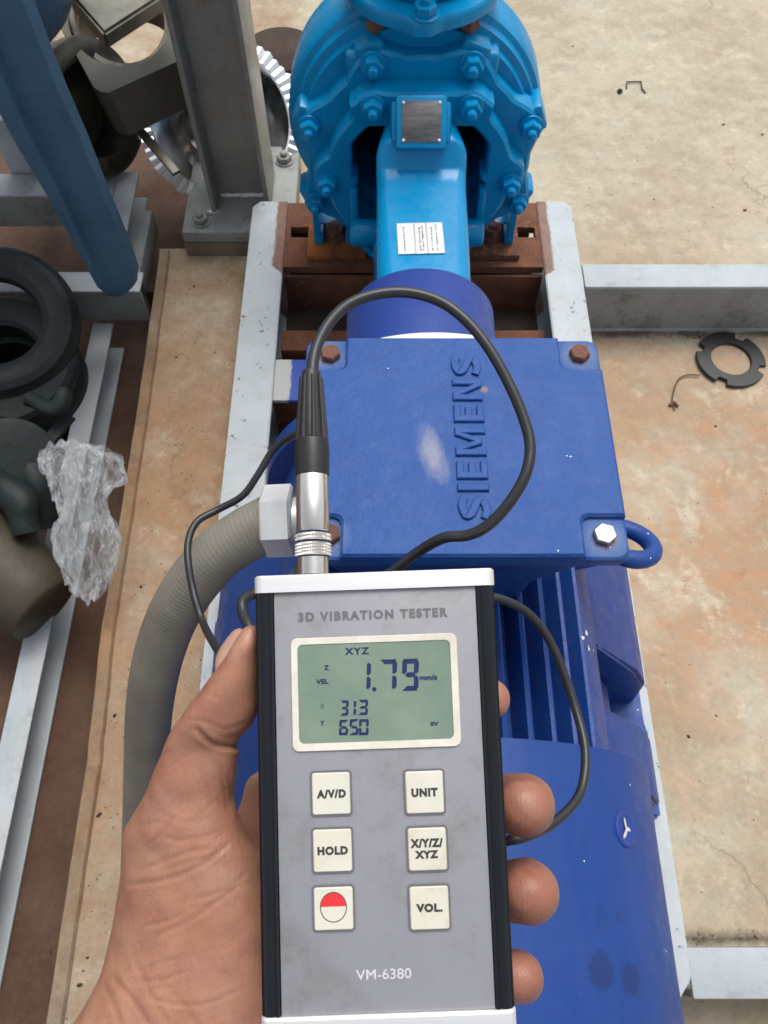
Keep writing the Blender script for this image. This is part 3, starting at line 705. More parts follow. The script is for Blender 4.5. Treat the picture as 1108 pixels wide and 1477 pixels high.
for ch, Wd, sp in (('S', .0155, .0036), ('I', .0040, .0044), ('E', .0125, .0040), ('M', .0205, .0044), ('E', .0125, .0040), ('N', .0165, .0036), ('S', .0155, 0)):
    for o_l in letter(ch, Wd, HH):
        m2 = bmesh.new(); z0, z1, z2, ch_ = -.0006, .0015, .0020, .0006
        if o_l[0] == 'ribbon':
            L_, R_ = o_l[1], o_l[2]; secs_ = []
            for a, c_ in zip(L_, R_):
                d_ = (c_-a).normalized()*ch_; secs_.append([m2.verts.new(v) for v in (a+Vector((0, 0, z0)), a+Vector((0, 0, z1)), a+d_+Vector((0, 0, z2)), c_-d_+Vector((0, 0, z2)), c_+Vector((0, 0, z1)), c_+Vector((0, 0, z0)))])
            for a, c_ in zip(secs_, secs_[1:]):
                for i in range(5): m2.faces.new((a[i], a[i+1], c_[i+1], c_[i]))
            m2.faces.new(secs_[0]); m2.faces.new(secs_[-1][::-1])
        else:
            f1 = m2.faces.new([m2.verts.new((x, y, z2)) for x, y in o_l])
            r_ = bmesh.ops.extrude_face_region(m2, geom=[f1]); vs = [v for v in r_['geom'] if isinstance(v, bmesh.types.BMVert)]
            bmesh.ops.translate(m2, verts=vs, vec=(0, 0, z0-z2)); 
            te = [e_ for e_ in m2.edges if all(abs(v.co.z-z2) < 1e-6 for v in e_.verts)]
            bmesh.ops.bevel(m2, geom=te, offset=ch_, segments=1, affect='EDGES')
        bmesh.ops.transform(m2, matrix=tmw @ Matrix.Translation((xx_, 0, 0)), verts=m2.verts[:]); b.join(m2)
    xx_ += Wd+sp
k_ = .124/xx_; bmesh.ops.scale(b.bm, vec=(1, k_, 1), verts=b.bm.verts[:], space=Matrix.Translation((0, -.221, 0)))
b.done('raised_lettering', M['lid'], tb, smooth=25, origin=(MX, .25, .1))
# lifting eye on the right shoulder
em = Matrix.Translation((.2015, .29, .400)) @ Matrix.Rotation(R(-18), 4, 'Z') @ Matrix.Rotation(R(-32), 4, 'X')
b = MB(); ring = [(.0215*math.cos(a), .0215*math.sin(a), 0) for a in [2*PI*k/40 for k in range(40)]]
rgs = []
for k in range(40):
    a = 2*PI*k/40; rgs.append([((.0235+.0075*math.cos(q))*math.cos(a), (.0235+.0075*math.cos(q))*math.sin(a)*1.05, .0075*math.sin(q)) for q in [2*PI*j/14 for j in range(14)]])
b.rings(rgs+[rgs[0]], cap=False); bmesh.ops.remove_doubles(b.bm, verts=b.bm.verts[:], dist=1e-6)
b.cyl((-.034, -.018, -.004), (-.017, -.010, 0), .011, .009)
b.bm.transform(em); b.cyl((.13, .285, .37), (.186, .284, .395), .014, .010)
b.done('lifting_eye', M['blue'], mot, smooth=45)

# ------------------------------------------------------------------ flexible conduit with hex nut
cd_ = thing('flexible_conduit', 'thick grey corrugated conduit curving from its hex nut down past the hand', 'conduit', (-.22, .09, .23))
pts = [at(392, 752, .520), at(350, 775, .523), at(308, 806, .53), at(262, 865, .548), at(232, 935, .575), at(217, 1010, .61), at(211, 1090, .66), at(206, 1180, .73), at(200, 1270, .82), at(196, 1370, .93)]
b = MB(); b.tube(pts, .0178, 28, 8, ripple=(.0030, .00013)); b.done('corrugated_hose', M['conduit'], cd_, smooth=60)
ax = (at(425, 752, .515)-at(380, 752, .52)).normalized(); o_ = at(381, 752, .52)
b = MB(); b.lathe([(0, .0215), (.0015, .0238), (.0185, .0238), (.020, .0215)], o_, Vector((1, .02, .06)), 6, phase=R(57)); b.cyl(o_+Vector((.0195, 0, 0)), o_+Vector((.034, 0, 0)), .016)
b.done('hex_nut', M['zinc'], cd_, smooth=25)

# ------------------------------------------------------------------ steel post on base plate
post = thing('steel_post', 'tall grey brown H section steel post welded to a bolted base plate behind the bed', 'steel post', (-.24, 1.12, 0))
b = MB(); b.box((-.336, 1.030, .028), (-.150, 1.245, .05), .003); b.done('base_plate', M['grey_and_web_shade'], post, smooth=30)
b = MB(); b.box((-.338, 1.028, -.1), (-.152, 1.247, .0275), .006); o = b.done('pedestal', M['grout'], post, smooth=30)
b = MB(); b.box((-.289, 1.072, .0505), (-.281, 1.172, 2.2), .0015); b.box((-.198, 1.072, .0505), (-.190, 1.172, 2.2), .0015); b.box((-.2805, 1.118, .0505), (-.1985, 1.124, 2.2))
b.done('column', M['postgrey'], post, smooth=30)
b = MB(); 
for x0, x1, y in ((-.279, -.200, 1.1165), (-.298, -.279, 1.075)):
    q = [(x0+(x1-x0)*k/12, y+random.uniform(-.001, .001), .0525) for k in range(13)]; b.tube(q, [random.uniform(.0025, .0045) for _ in q], 8, 2)
b.done('weld_bead', M['zinc'], post, smooth=40)
for x, y in ((-.306, 1.055), (-.175, 1.205), (-.168, 1.06), (-.31, 1.215)):
    h = bolt_mesh(.0115, .010, .007); h.bm.transform(Matrix.Translation((x, y, .0503)) @ Matrix.Rotation(x*9, 4, 'Z')); h.done('anchor_bolt', M['grey_and_web_shade'], post, smooth=35)

# ------------------------------------------------------------------ frame on the left
fr = thing('welded_channel_frame', 'low grey white frame of welded channels on the floor left of the slab', 'steel frame', (-.47, .5, -.1))
def chan_y(y0, y1, xr, wd, zt, zb):   # C channel along Y open to the right
    b = MB(); b.box((xr-wd, y0, zt-.005), (xr, y1, zt), .001); b.box((xr-wd, y0, zb), (xr, y1, zb+.005), .001); b.box((xr-wd, y0, zb+.0055), (xr-wd+.005, y1, zt-.0055))
    b.done('long_channel', M['white'], fr, smooth=30)
def chan_x(x0, x1, yf, wd, zt, zb):
    b = MB(); b.box((x0, yf, zt-.005), (x1, yf+wd, zt), .001); b.done('cross_channel', M['white'], fr, smooth=30)
    b = MB(); b.box((x0, yf+.001, zb), (x1, yf+.006, zt-.0055)); b.done('cross_web', M['grey_and_web_shade'], fr, smooth=30)  # front web toned down from the white top to paint its shade
chan_y(-.6, .906, -.453, .034, -.030, -.098)
chan_y(.96, 1.19, -.432, .036, .040, -.020)
chan_x(-1.4, -.391, .910, .042, .040, -.029)
chan_x(-1.4, -.470, 1.130, .055, .040, -.029)
b = MB(); b.box((-.425, .97, -.03), (-.405, 1.12, .018), .002); b.done('side_strip', M['grey_and_web_shade'], fr, smooth=30)
b = MB(); b.box((-.66, 1.19, .0), (-.60, 1.26, .14), .003); b.done('upright', M['white'], fr, smooth=30)
b = MB(); b.box((-.412, .975, -.1), (-.380, 1.045, -.03), .004); o = tag(b.done('brick', M['brick'], smooth=30, origin=(-.4, 1.0, -.1)), 'small dark brick between the low frame and the slab corner', 'brick'); displace(o, .001, 60)

# ------------------------------------------------------------------ blue tank and its leg
tk = thing('blue_tank', 'dusty blue metal tank on a folded tapering leg at the top left corner', 'tank', (-.6, 1.1, .04))
b = MB(); rg = []
# leg: rounded two-facet section, from the wide top to the blunt tip on the frame
for y, l, cr_, r in [(426, 161, 166, 172), (419, 150, 165, 185), (405, 136, 158, 198), (385, 125, 147, 200), (350, 106, 131, 188), (310, 84, 113, 172), (270, 62, 96, 155), (200, 20, 62, 128), (130, -18, 28, 98), (60, -56, 0, 70), (0, -90, -28, 48), (-300, -250, -160, -70)]:
    rr_ = ray(l, y); tt_ = .888/rr_.y; z = 1+rr_.z*tt_; xl = rr_.x*tt_; xr = ray(r, y).x*tt_; xc = ray(cr_, y).x*tt_; w_ = xr-xl
    dp = .30*w_; fl_ = min(1, max(0, (420-y)/60))
    yb = .888
    f_ = fl_; pr2 = [(xl, .3*dp), (xl+.015*w_, -.1*dp), (xl+.10*w_, -.62*dp), (xl+.16*w_, -.72*dp), (xc-.10*w_, -.78*dp), (xc-.04*w_, -.70*dp), (xc+.01*w_, (-.70+.42*f_)*dp), (xc+.07*w_, (-.68+.44*f_)*dp), (xr-.14*w_, (-.74+.18*f_)*dp), (xr-.05*w_, -.5*dp), (xr, .1*dp), (xr-.15*w_, .8*dp), (xl+.2*w_, .8*dp)]
    rg.append([(x, yb+y_, z) for x, y_ in pr2])
b.rings(rg); bmesh.ops.subdivide_edges(b.bm, edges=[e for e in b.bm.edges if abs(e.verts[0].co.z-e.verts[1].co.z) > .01], cuts=1)
b.done('leg', M['tank'], tk, smooth=32)
b = MB(); b.lathe([(.30, .02), (.305, .09), (.32, .14), (.35, .185), (.40, .21), (.8, .215)], (-.62, 1.13, 0), (0, 0, 1), 64); b.done('vessel', M['tank'], tk, smooth=40)

# ------------------------------------------------------------------ scrap parts top left
V = Vector
def plate_hole(name, mat, corners, hole_c, hole_r, thick, parent, n=64):
    # square plate with round hole: corners = 4 world points
    o, a, bb, c = [V(p) for p in corners]; ex = (a-o); ey = (c-o); ez = ex.cross(ey).normalized()
    outl = []; inn = []
    for k in range(n):
        an = 2*PI*k/n; cx_, sx_ = math.cos(an), math.sin(an)
        m_ = min(.5/max(abs(cx_), 1e-5), .5/max(abs(sx_), 1e-5)); m_ = min(m_, .66)
        outl.append(o+ex*(.5+cx_*m_)+ey*(.5+sx_*m_)); inn.append(o+ex*(hole_c[0]+cx_*hole_r)+ey*(hole_c[1]+sx_*hole_r))
    m = MB(); m.rings([[p-ez*thick for p in inn], inn, outl, [p-ez*thick for p in outl], [p-ez*thick for p in inn]], cap=False)
    bmesh.ops.remove_doubles(m.bm, verts=m.bm.verts[:], dist=1e-6)
    return m.done(name, mat, parent, smooth=30)
vb = thing('valve_body', 'dull steel square valve body with a wide round bore lying behind the blue leg', 'valve body', (-.42, 1.35, -.1))
po, pa, pc_ = at(143, 140, 1.20), at(300, 68, 1.22), at(66, -2, 1.34)
plate_hole('bore_face', M['brass'], [po, pa, pa+pc_-po, pc_], (.47, .54), .425, .075, vb)
b = MB(); b.lathe([(0, .078), (.05, .078), (.05, .07), (0, .07)], at(178, 42, 1.33), (at(178, 30, 1.28)-at(186, 60, 1.36)), 48, closed=True); b.done('inner_pipe', M['steel'], vb, smooth=40)
vb2 = thing('steel_block', 'grey steel block with one pale worn corner lying on top of the scrap valve', 'steel block', (-.42, 1.4, .1))
b = MB(); q = [at(98, -12, 1.13), at(150, 48, 1.10), at(245, -14, 1.16), at(190, -80, 1.2)]
ez = (q[1]-q[0]).cross(q[2]-q[0]).normalized(); 
if ez.z > 0: ez = -ez
rg = [q, [v-ez*.026*(1 if (ez.z < 0) else -1)*-1 for v in q]]; b.rings(rg); bmesh.ops.bevel(b.bm, geom=b.bm.edges[:], offset=.004, segments=2, affect='EDGES'); b.done('block', M['block'], vb2, smooth=30)
dr = thing('pipe_drum', 'dark steel pipe ring lying on its side behind the blue leg', 'pipe ring', (-.5, 1.25, -.1))
b = MB(); dx = (at(178, 205, 1.22)-at(100, 170, 1.25)).normalized(); dx = V((.80, -.42, .28)).normalized(); oo = at(100, 158, 1.34)
b.lathe([(-.03, .095), (-.02, .1), (.045, .1), (.05, .106), (.062, .106), (.066, .1), (.064, .072), (.03, .068), (-.02, .068)], oo, dx, 56); b.done('ring_body', M['darksteel'], dr, smooth=40)
b = MB(); b.lathe([(.0, .066), (.004, .066)], oo, dx, 40); b.done('inner_disc', M['brass'], dr)
# crimped bright cowl ring
cw_ = thing('sheet_metal_cowl', 'bright sheet metal cowl ring with crimped white edge lying behind the post', 'metal cowl', (-.25, 1.3, -.1))
cc = at(319, 172, 1.375); axv = V((.28, -.55, .80)).normalized(); N1 = axv.orthogonal().normalized(); N2 = axv.cross(N1)
b = MB(); b.lathe([(-.09, .075), (-.05, .10), (-.004, .122), (.0, .124), (-.001, .118), (-.05, .094), (-.09, .07)], cc, axv, 64); b.done('cowl_shell', M['shiny'], cw_, smooth=40)
nn = 56
for k in range(nn):
    a0, a1 = 2*PI*k/nn, 2*PI*(k+.9)/nn
    ff = lambda a, r, h: cc+(N1*math.cos(a)+N2*math.sin(a))*r+axv*h
    hh = random.uniform(-.0012, .0022); ro = .143+random.uniform(-.002, .002)
    if k == 0: 
        pass
    b = MB() if k % 56 == 0 else b
    am = (a0+a1)/2
    b.rings([[ff(a0, .121, .001), ff(a0, ro, -.002+hh), ff(a0, ro, -.005+hh), ff(a0, .121, -.002)], [ff(am, .121, .003), ff(am, ro+.0008, .002+hh), ff(am, ro, -.003+hh), ff(am, .121, -.001)], [ff(a1, .121, .001), ff(a1, ro, -.002+hh), ff(a1, ro, -.005+hh), ff(a1, .121, -.002)]])
b.done('crimped_edge', M['crimp'], cw_, smooth=25)
b = MB(); b.lathe([(-.06, .02), (-.058, .05), (-.02, .062), (-.018, .05)], cc, axv, 40); b.done('inner_hub', M['shiny'], cw_, smooth=40)
b = MB(); b.box((-.005, -.06, -.003), (.005, .06, .003), .001); d_ = (at(255, 250, 1.27)-at(193, 178, 1.30)); mid = (at(255, 250, 1.27)+at(193, 178, 1.30))/2
b.bm.transform(Matrix.Translation(mid) @ d_.to_track_quat('Y', 'Z').to_matrix().to_4x4() @ Matrix.Diagonal((1.4, d_.length/.12, 1, 1))); tag(b.done('steel_bar', M['brass'], smooth=30, origin=mid), 'short flat worn steel bar leaning under the valve body', 'steel bar')
b = MB(); b.cyl((-.21, 1.58, .0005), (-.21, 1.58, .02), .075, n=40, bev=.004); tag(b.done('round_lid', M['brick'], smooth=40, origin=(-.21, 1.58, 0)), 'dark brown round lid on the concrete behind the crimped cowl', 'lid')
b = MB(); b.tube([atz(365, 98, .03), atz(400, 103, .03), atz(440, 115, .02)], .0015, 8, 4); tag(b.done('steel_wire', M['zinc'], smooth=40, origin=(-.2, 1.5, 0)), 'thin bare wire on the dark lid between post and pump', 'wire')

# ------------------------------------------------------------------ dark green joint, pipe piece, plastic bag
ej = thing('rubber_joint', 'dark green round flanged joint standing at the left edge beside the low frame', 'pipe joint', (-.60, .80, -.1))
A2 = V((.10, -.16, 1)).normalized(); c0 = V((-.592, .785, -.095))
b = MB(); b.lathe([(0, .105), (.012, .112), (.10, .112), (.112, .105), (.114, .08), (.10, .06), (.0, .055)], c0, A2, 64); b.done('lower_body', M['green'], ej, smooth=40)
b = MB(); b.lathe([(.1145, .07), (.1148, .106), (.1185, .108), (.1195, .104), (.1195, .07)], c0, A2, 64, closed=True); b.done('rust_line', M['edge'], ej, smooth=40)
b = MB(); b.lathe([(.1205, .06), (.121, .109), (.150, .111), (.156, .105), (.156, .066), (.150, .06)], c0, A2, 64, closed=True); b.done('upper_flange', M['green'], ej, smooth=40)
b = MB(); b.lathe([(.186, .072), (.180, .100), (.182, .112), (.186, .118), (.190, .114), (.196, .115), (.200, .120), (.208, .120), (.214, .114), (.222, .110), (.226, .100), (.222, .088), (.224, .078), (.216, .068), (.2, .066)], c0+V((-.028, .085, -.01)), V((.22, -.34, 1)).normalized(), 64, closed=True); o = b.done('rubber_ring', M['green'], ej, smooth=30)
gp = thing('green_casting', 'dark green curved casting lying below the round joint at the left edge', 'casting', (-.6, .6, -.1))
b = MB(); b.tube([at(-30, 620, 1.10), at(20, 650, 1.08), at(55, 700, 1.08), at(60, 760, 1.09)], [.032, .030, .028, .026], 24, 8)
b.tube([at(-10, 690, 1.04), at(25, 720, 1.03), at(40, 770, 1.03)], [.018, .022, .018], 20, 8)
b.tube([at(40, 575, 1.09), at(80, 590, 1.08), at(95, 560, 1.08)], .010, 16, 6)
o = b.done('casting_body', M['green'], gp, smooth=50); displace(o, .005, 26, 3)
b = MB(); b.lathe([(0, .02), (.001, .055), (.006, .058), (.014, .058), (.016, .052), (.016, .02)], at(18, 668, 1.06), V((.5, -.35, .8)), 40); b.done('casting_flange', M['green'], gp, smooth=40)
b = MB(); b.prism([(-.03, -.008), (.035, -.012), (.04, .006), (-.02, .012)], lambda x, y, t: at(70, 640, 1.09)+V((x*.6+y, x, t)), 0, .006); b.done('casting_tab', M['green'], gp, smooth=30)
pp = thing('pipe_offcut', 'brown grey pipe offcut lying over the low frame at the left edge', 'pipe offcut', (-.5, .45, -.03))
p0, p1 = at(-75, 760, 1.07), at(66, 880, 1.055); b = MB()
L = (p1-p0); b.lathe([(0, .079), (L.length*.5, .069), (L.length*.85, .058), (L.length-.004, .053), (L.length, .049), (L.length+.0005, .001)], p0, L, 48); b.done('pipe_wall', M['pipe'], pp, smooth=50)

b = MB(); bmesh.ops.create_icosphere(b.bm, subdivisions=6, radius=1)
bc = at(125, 750, .99)
out2 = [(640, 60, 140), (660, 55, 175), (690, 70, 184), (715, 76, 152), (745, 86, 158), (775, 74, 176), (800, 80, 172), (830, 92, 160), (855, 105, 148), (868, 118, 135)]
ys = [o[0] for o in out2]
for v in b.bm.verts:
    d = v.co.normalized(); yy = 752-d.y*116
    Lx = np.interp(yy, ys, [o[1] for o in out2]); Rx = np.interp(yy, ys, [o[2] for o in out2])
    k = math.sqrt(max(1-d.y*d.y, .0)); xx = (Lx+Rx)/2 + d.x*(Rx-Lx)/2*min(1/max(k, .02), 1.7)
    q = d*3.1
    rdg = 1-abs(noise.noise(q*1.4))*2; rdg2 = 1-abs(noise.noise(q*3.3+V((5, 1, 2))))*2; rdg3 = 1-abs(noise.noise(q*8+V((1, 7, 2))))*2
    qq = V((q.x*2.4, q.y*.7+q.x*.5, q.z*2.4)); f = .03*rdg+.075*(1-abs(noise.noise(qq*1.3))*2)+.025*(1-abs(noise.noise(qq*2.9+V((3, 8, 1))))*2)+.003*rdg3
    xx += (f-.08)*(xx-(Lx+Rx)/2)*1.4
    v.co = at(xx, yy+14*noise.noise(q*2), 1.0 - .030*d.z - .05*f*(1 if d.z > 0 else -.4))
tag(b.done('plastic_bag', M['bag'], smooth=60, origin=bc), 'crumpled clear plastic bag lying against the slab edge on the left', 'plastic bag')

# ------------------------------------------------------------------ loose things on the concrete
b = MB(); gx, gy = .546, .802
def go(a):
    r = .0545
    for q in (62, 155, 242, 335):
        if abs((a-R(q)+PI) % (2*PI)-PI) < R(9): r = .0445
    return r
b.polar(0, 0, go, lambda a: .0315, 0, .005, 180, .0008)
b.bm.transform(Matrix.Translation((gx, gy, .0065)) @ Matrix.Rotation(-PI/2, 4, 'X')); b.bm.transform(Matrix.Translation((gx, gy, 0)) @ Matrix.Rotation(R(2), 4, 'Y') @ Matrix.Translation((-gx, -gy, 0)))
tag(b.done('notched_gasket', M['rubber'], smooth=30, origin=(gx, gy, 0)), 'flat black notched rubber gasket ring on the concrete right of the terminal box', 'gasket')
b = MB(); b.tube([atz(973, 592, .002), atz(970, 575, .003), atz(977, 550, .004), atz(990, 541, .004), atz(1010, 541, .004)], .0013, 6, 5)
b.tube([atz(966, 585, .003), atz(972, 580, .003), atz(978, 586, .003)], .0025, 6, 3)
tag(b.done('bent_wire', M['rustbolt'], smooth=40, origin=(.48, .75, 0)), 'thin bent brown wire on the concrete beside the notched gasket', 'wire')
b = MB(); b.tube([atz(904, 128, .002), atz(904, 118, .003), atz(925, 118, .003), atz(926, 128, .002), atz(931, 134, .002)], .0014, 6, 1); b.cyl(atz(894, 132, 0), atz(894, 131, .006), .006, .003, 8)
tag(b.done('wire_staple', M['rubber'], smooth=40, origin=atz(915, 125, 0)), 'tiny dark bent wire staple alone on the pale concrete at upper right', 'wire')
random.seed(11); b = MB(); GR = 1
for _ in range(1800):
    side = random.random()
    if side < .66: x, y = random.uniform(.31, 1.2), random.uniform(-.2, 1.8)
    elif side < .85: x, y = random.uniform(-.35, -.22), random.uniform(-.1, 1.02)
    else: x, y = random.uniform(-.44, -.385), random.uniform(-.1, 1.3)
    z = 0 if side < .85 else -.1
    if side < .3: y = random.choice((.855, -.002))+random.gauss(0, .006); 
    r = random.uniform(.0005, .0013)*(1.9 if random.random() < .04 else .75)
    m = Matrix.Translation((x, y, z+r*.3)) @ Matrix.Rotation(random.uniform(0, 6), 4, 'Z') @ Matrix.Diagonal((random.uniform(.7, 2), 1, .6, 1))
    bb = bmesh.new(); bmesh.ops.create_icosphere(bb, subdivisions=1, radius=r, matrix=m); b.join(bb)
gr = b.done('grit', M['brick'], smooth=0, kind='stuff'); gr['label'] = 'scattered dark grit and crumbs on the concrete'; gr['category'] = 'grit'

# ------------------------------------------------------------------ vibration meter
tT, tB = at(539.5, 827, .2533), at(560.5, 1461, .238)
xm = (at(712, 822, .2533)-at(367, 830, .2533)).normalized()+(at(745, 1457, .238)-at(376, 1462, .238)).normalized()
ym = (tT-tB).normalized(); xm = (xm-ym*xm.dot(ym)).normalized(); zm = xm.cross(ym)
MM = Matrix((xm, ym, zm)).transposed().to_4x4(); MM.translation = tB
MI = MM.inverted()
met = thing('vibration_meter', 'handheld vibration meter with green screen and six cream keys held in the hand', 'vibration meter', (0, 0, 0))
met.matrix_world = MM
def mp(px, py, h=0.):      # photo pixel -> meter face coordinates
    o = MI @ V((0, 0, 1.0)); d = (MI.to_3x3() @ ray(px, py)); t = (h-o.z)/d.z; q = o+d*t; return q.x, q.y
HL = (tT-tB).length
W2 = .0380
TH = .030
# black side extrusions with grooved rounded front corners
for s in (-1, 1):
    prof = [(.0300, -.0015), (.0318, -.0015), (.0322, .0004), (.0328, .0009), (.0332, .0009), (.0334, .0002), (.0338, .0003), (.0350, .0006), (.0362, .0004), (.0372, -.0002), (.0378, -.0008), (.0380, -.0020), (.0380, -TH+.004), (.0365, -TH+.001), (.034, -TH), (.0300, -TH)]
    b = MB(); b.prism(prof, lambda x, z, t: (s*x, t, z), .0002, HL-.0052)
    b.done('side_rail', M['blackalu'], met, smooth=28, local=True)
b = MB(); b.box((-.0305, .0002, -TH+.0003), (.0305, HL-.0052, -.0016)); b.done('case', M['blackalu'], met, local=True)
# label plate
b = MB(); b.box((-.0319, .0001, -.0012), (.0319, HL-.0051, .0), .0001); b.done('face_label', M['label'], met, local=True)
def rprism(mb, x0, x1, y0, y1, r, z0, z1, bev=0, n=6):
    rg = [rr2(x0, x1, y0, y1, r, z0, n), rr2(x0, x1, y0, y1, r, z1-bev, n)]
    if bev: rg.append(rr2(x0+bev, x1-bev, y0+bev, y1-bev, max(r-bev, .0001), z1, n))
    mb.rings(rg); return mb
b = MB(); 
for y0, y1 in ((HL-.005, HL+.0004), ):
    rprism(b, -W2-.0002, W2+.0002, -TH, .0014, .003, 0, y1-y0, .0007)
    b.bm.transform(Matrix.Translation((0, y0, 0)) @ Matrix(((1, 0, 0, 0), (0, 0, 1, 0), (0, 1, 0, 0), (0, 0, 0, 1))))
b.done('top_cap', M['alu'], met, smooth=40, local=True)
b = MB(); rprism(b, -W2-.0002, W2+.0002, -TH, .0014, .003, 0, .0055, .0007)
b.bm.transform(Matrix.Translation((0, -.0055, 0)) @ Matrix(((1, 0, 0, 0), (0, 0, 1, 0), (0, 1, 0, 0), (0, 0, 0, 1)))); b.done('bottom_cap', M['alu'], met, smooth=40, local=True)
# bezel + screen
x0, y1 = mp(419, 921); x1, y0 = mp(666, 1076)
sx0, sy1 = mp(429, 930); sx1, sy0 = mp(655, 1065)
b = MB(); A_ = rr2(x0, x1, y0, y1, .0022, .0001); B_ = rr2(x0+.0002, x1-.0002, y0+.0002, y1-.0002, .002, .0007); C_ = rr2(sx0, sx1, sy0, sy1, .0017, .0006); D_ = rr2(sx0, sx1, sy0, sy1, .0017, .0001)
b.rings([A_, B_, C_, D_, A_], cap=False); bmesh.ops.remove_doubles(b.bm, verts=b.bm.verts[:], dist=1e-7); b.done('screen_bezel', M['cream'], met, smooth=30, local=True)
b = MB(); rprism(b, sx0+.00002, sx1-.00002, sy0+.00002, sy1-.00002, .0017, .0001, .0003); scr = b.done('screen', M['lcd'], met, local=True)
def seg_digit(mb, cx_, cy_, h, wd, ch, th):
    T = {'0': 'abcdef', '1': 'bc', '3': 'abgcd', '5': 'afgcd', '6': 'afgecd', '7': 'abc', '9': 'abfgcd'}[ch]
    H = h/2; W = wd/2; g_ = th*.12; sl = .06
    S = {'a': (0, H-th/2, 1), 'd': (0, -H+th/2, 1), 'g': (0, 0, 1), 'f': (-W+th/2, H/2, 0), 'b': (W-th/2, H/2, 0), 'e': (-W+th/2, -H/2, 0), 'c': (W-th/2, -H/2, 0)}
    for k in T:
        x, y, hor = S[k]; t2 = th/2
        if hor: L_ = W-g_; pol = [(-L_, t2*(1 if k != 'g' else 0)), (-L_+t2, t2), (L_-t2, t2), (L_, t2*(1 if k != 'g' else 0)), (L_-th, -t2), (-L_+th, -t2)] if k != 'g' else [(-L_+t2, 0), (-L_+th, t2), (L_-th, t2), (L_-t2, 0), (L_-th, -t2), (-L_+th, -t2)]
        else: L_ = H/2-g_*1.6; pol = [(-t2, -L_+t2*.3), (-t2, L_-t2*.3), (0, L_), (t2, L_-t2), (t2, -L_+t2), (0, -L_)]
        if k == 'd': pol = [(x_, -y_) for x_, y_ in pol]
        mb.prism([(cx_+x+px+(cy_-cy_+y+py)*sl, cy_+y+py) for px, py in pol], lambda a, q, t: (a, q, t), .00032, .00042)
def digits(s, boxes, mat):
    for ch, (px, pt, pb_, pw) in zip(s, boxes):
        ax_, ay = mp(px, (pt+pb_)/2); _, t_ = mp(px, pt); _, b_ = mp(px, pb_); l_, _ = mp(px-pw/2, pt); r_, _ = mp(px+pw/2, pt)
        m = MB(); seg_digit(m, ax_, ay, t_-b_, r_-l_, ch, (t_-b_)*(.15 if pb_-pt > 30 else .17)); m.done('digit', mat, scr, smooth=0, local=True)
digits('179', [(523, 955, 995, 24), (560, 951, 995, 25), (592, 950, 996, 24)], M['seg'])
digits('313', [(497, 1010, 1032, 12), (508, 1010, 1032, 12), (524, 1009, 1031, 14)], M['seg'])
digits('650', [(496, 1038, 1060, 13), (511, 1037, 1060, 13), (525, 1037, 1060, 14)], M['seg'])
b = MB(); q = mp(540, 994); b.cyl((q[0], q[1], .00032), (q[0], q[1], .00042), .0007, n=12); b.done('decimal_point', M['seg'], scr, local=True)
def face_text(name, s, px, py, pw, ph, mat, parent, h=.00005, off=.0, sp=1., zt=.0001, **kw):
    x, y = mp(px, py, h); l, _ = mp(px-pw/2, py, h); r, _ = mp(px+pw/2, py, h); _, t_ = mp(px, py-ph/2, h); _, b_ = mp(px, py+ph/2, h)
    return text_obj(name, s, .004, mat, parent, Matrix.Translation((x, y, h)), extrude=zt/2, offset=off, space=sp, width=r-l, height=t_-b_, **kw)
face_text('screen_text', 'XYZ', 515, 939, 35, 10, M['seg'], scr, .00036, .00014, 1.25)
face_text('screen_text', 'Z', 471, 963, 7, 7, M['seg'], scr, .00036, .00014)
face_text('screen_text', 'VEL', 465, 983, 18, 7, M['seg'], scr, .00036, .00016)
face_text('screen_text', 'mm/s', 618, 977, 25, 8, M['seg'], scr, .00036, .00016)
face_text('screen_text', 'SV', 627, 1044, 12, 6, M['seg'], scr, .00036, .00018)
face_text('screen_text', 'Y', 465, 1043, 6, 7, M['seg'], scr, .00036, .00014)
face_text('screen_text', 'X', 465, 1018, 6, 7, M['seg_faint'], scr, .00036, .0001)
face_text('title_print', '3D VIBRATION TESTER', 538, 886.5, 216, 13.5, M['grey_text'], met, .0001, .00020, 1.3)
face_text('model_print', 'VM-6380', 553.5, 1405, 80, 15, M['pale_text'], met, .0001, .00003, 1.0)
keys = [(478, 1144, 'A/V/D'), (612.5, 1142, 'UNIT'), (480, 1226, 'HOLD'), (616.5, 1224, 'X/Y/Z/\nXYZ'), (481.5, 1309.5, None), (619.5, 1308.5, 'VOL.')]
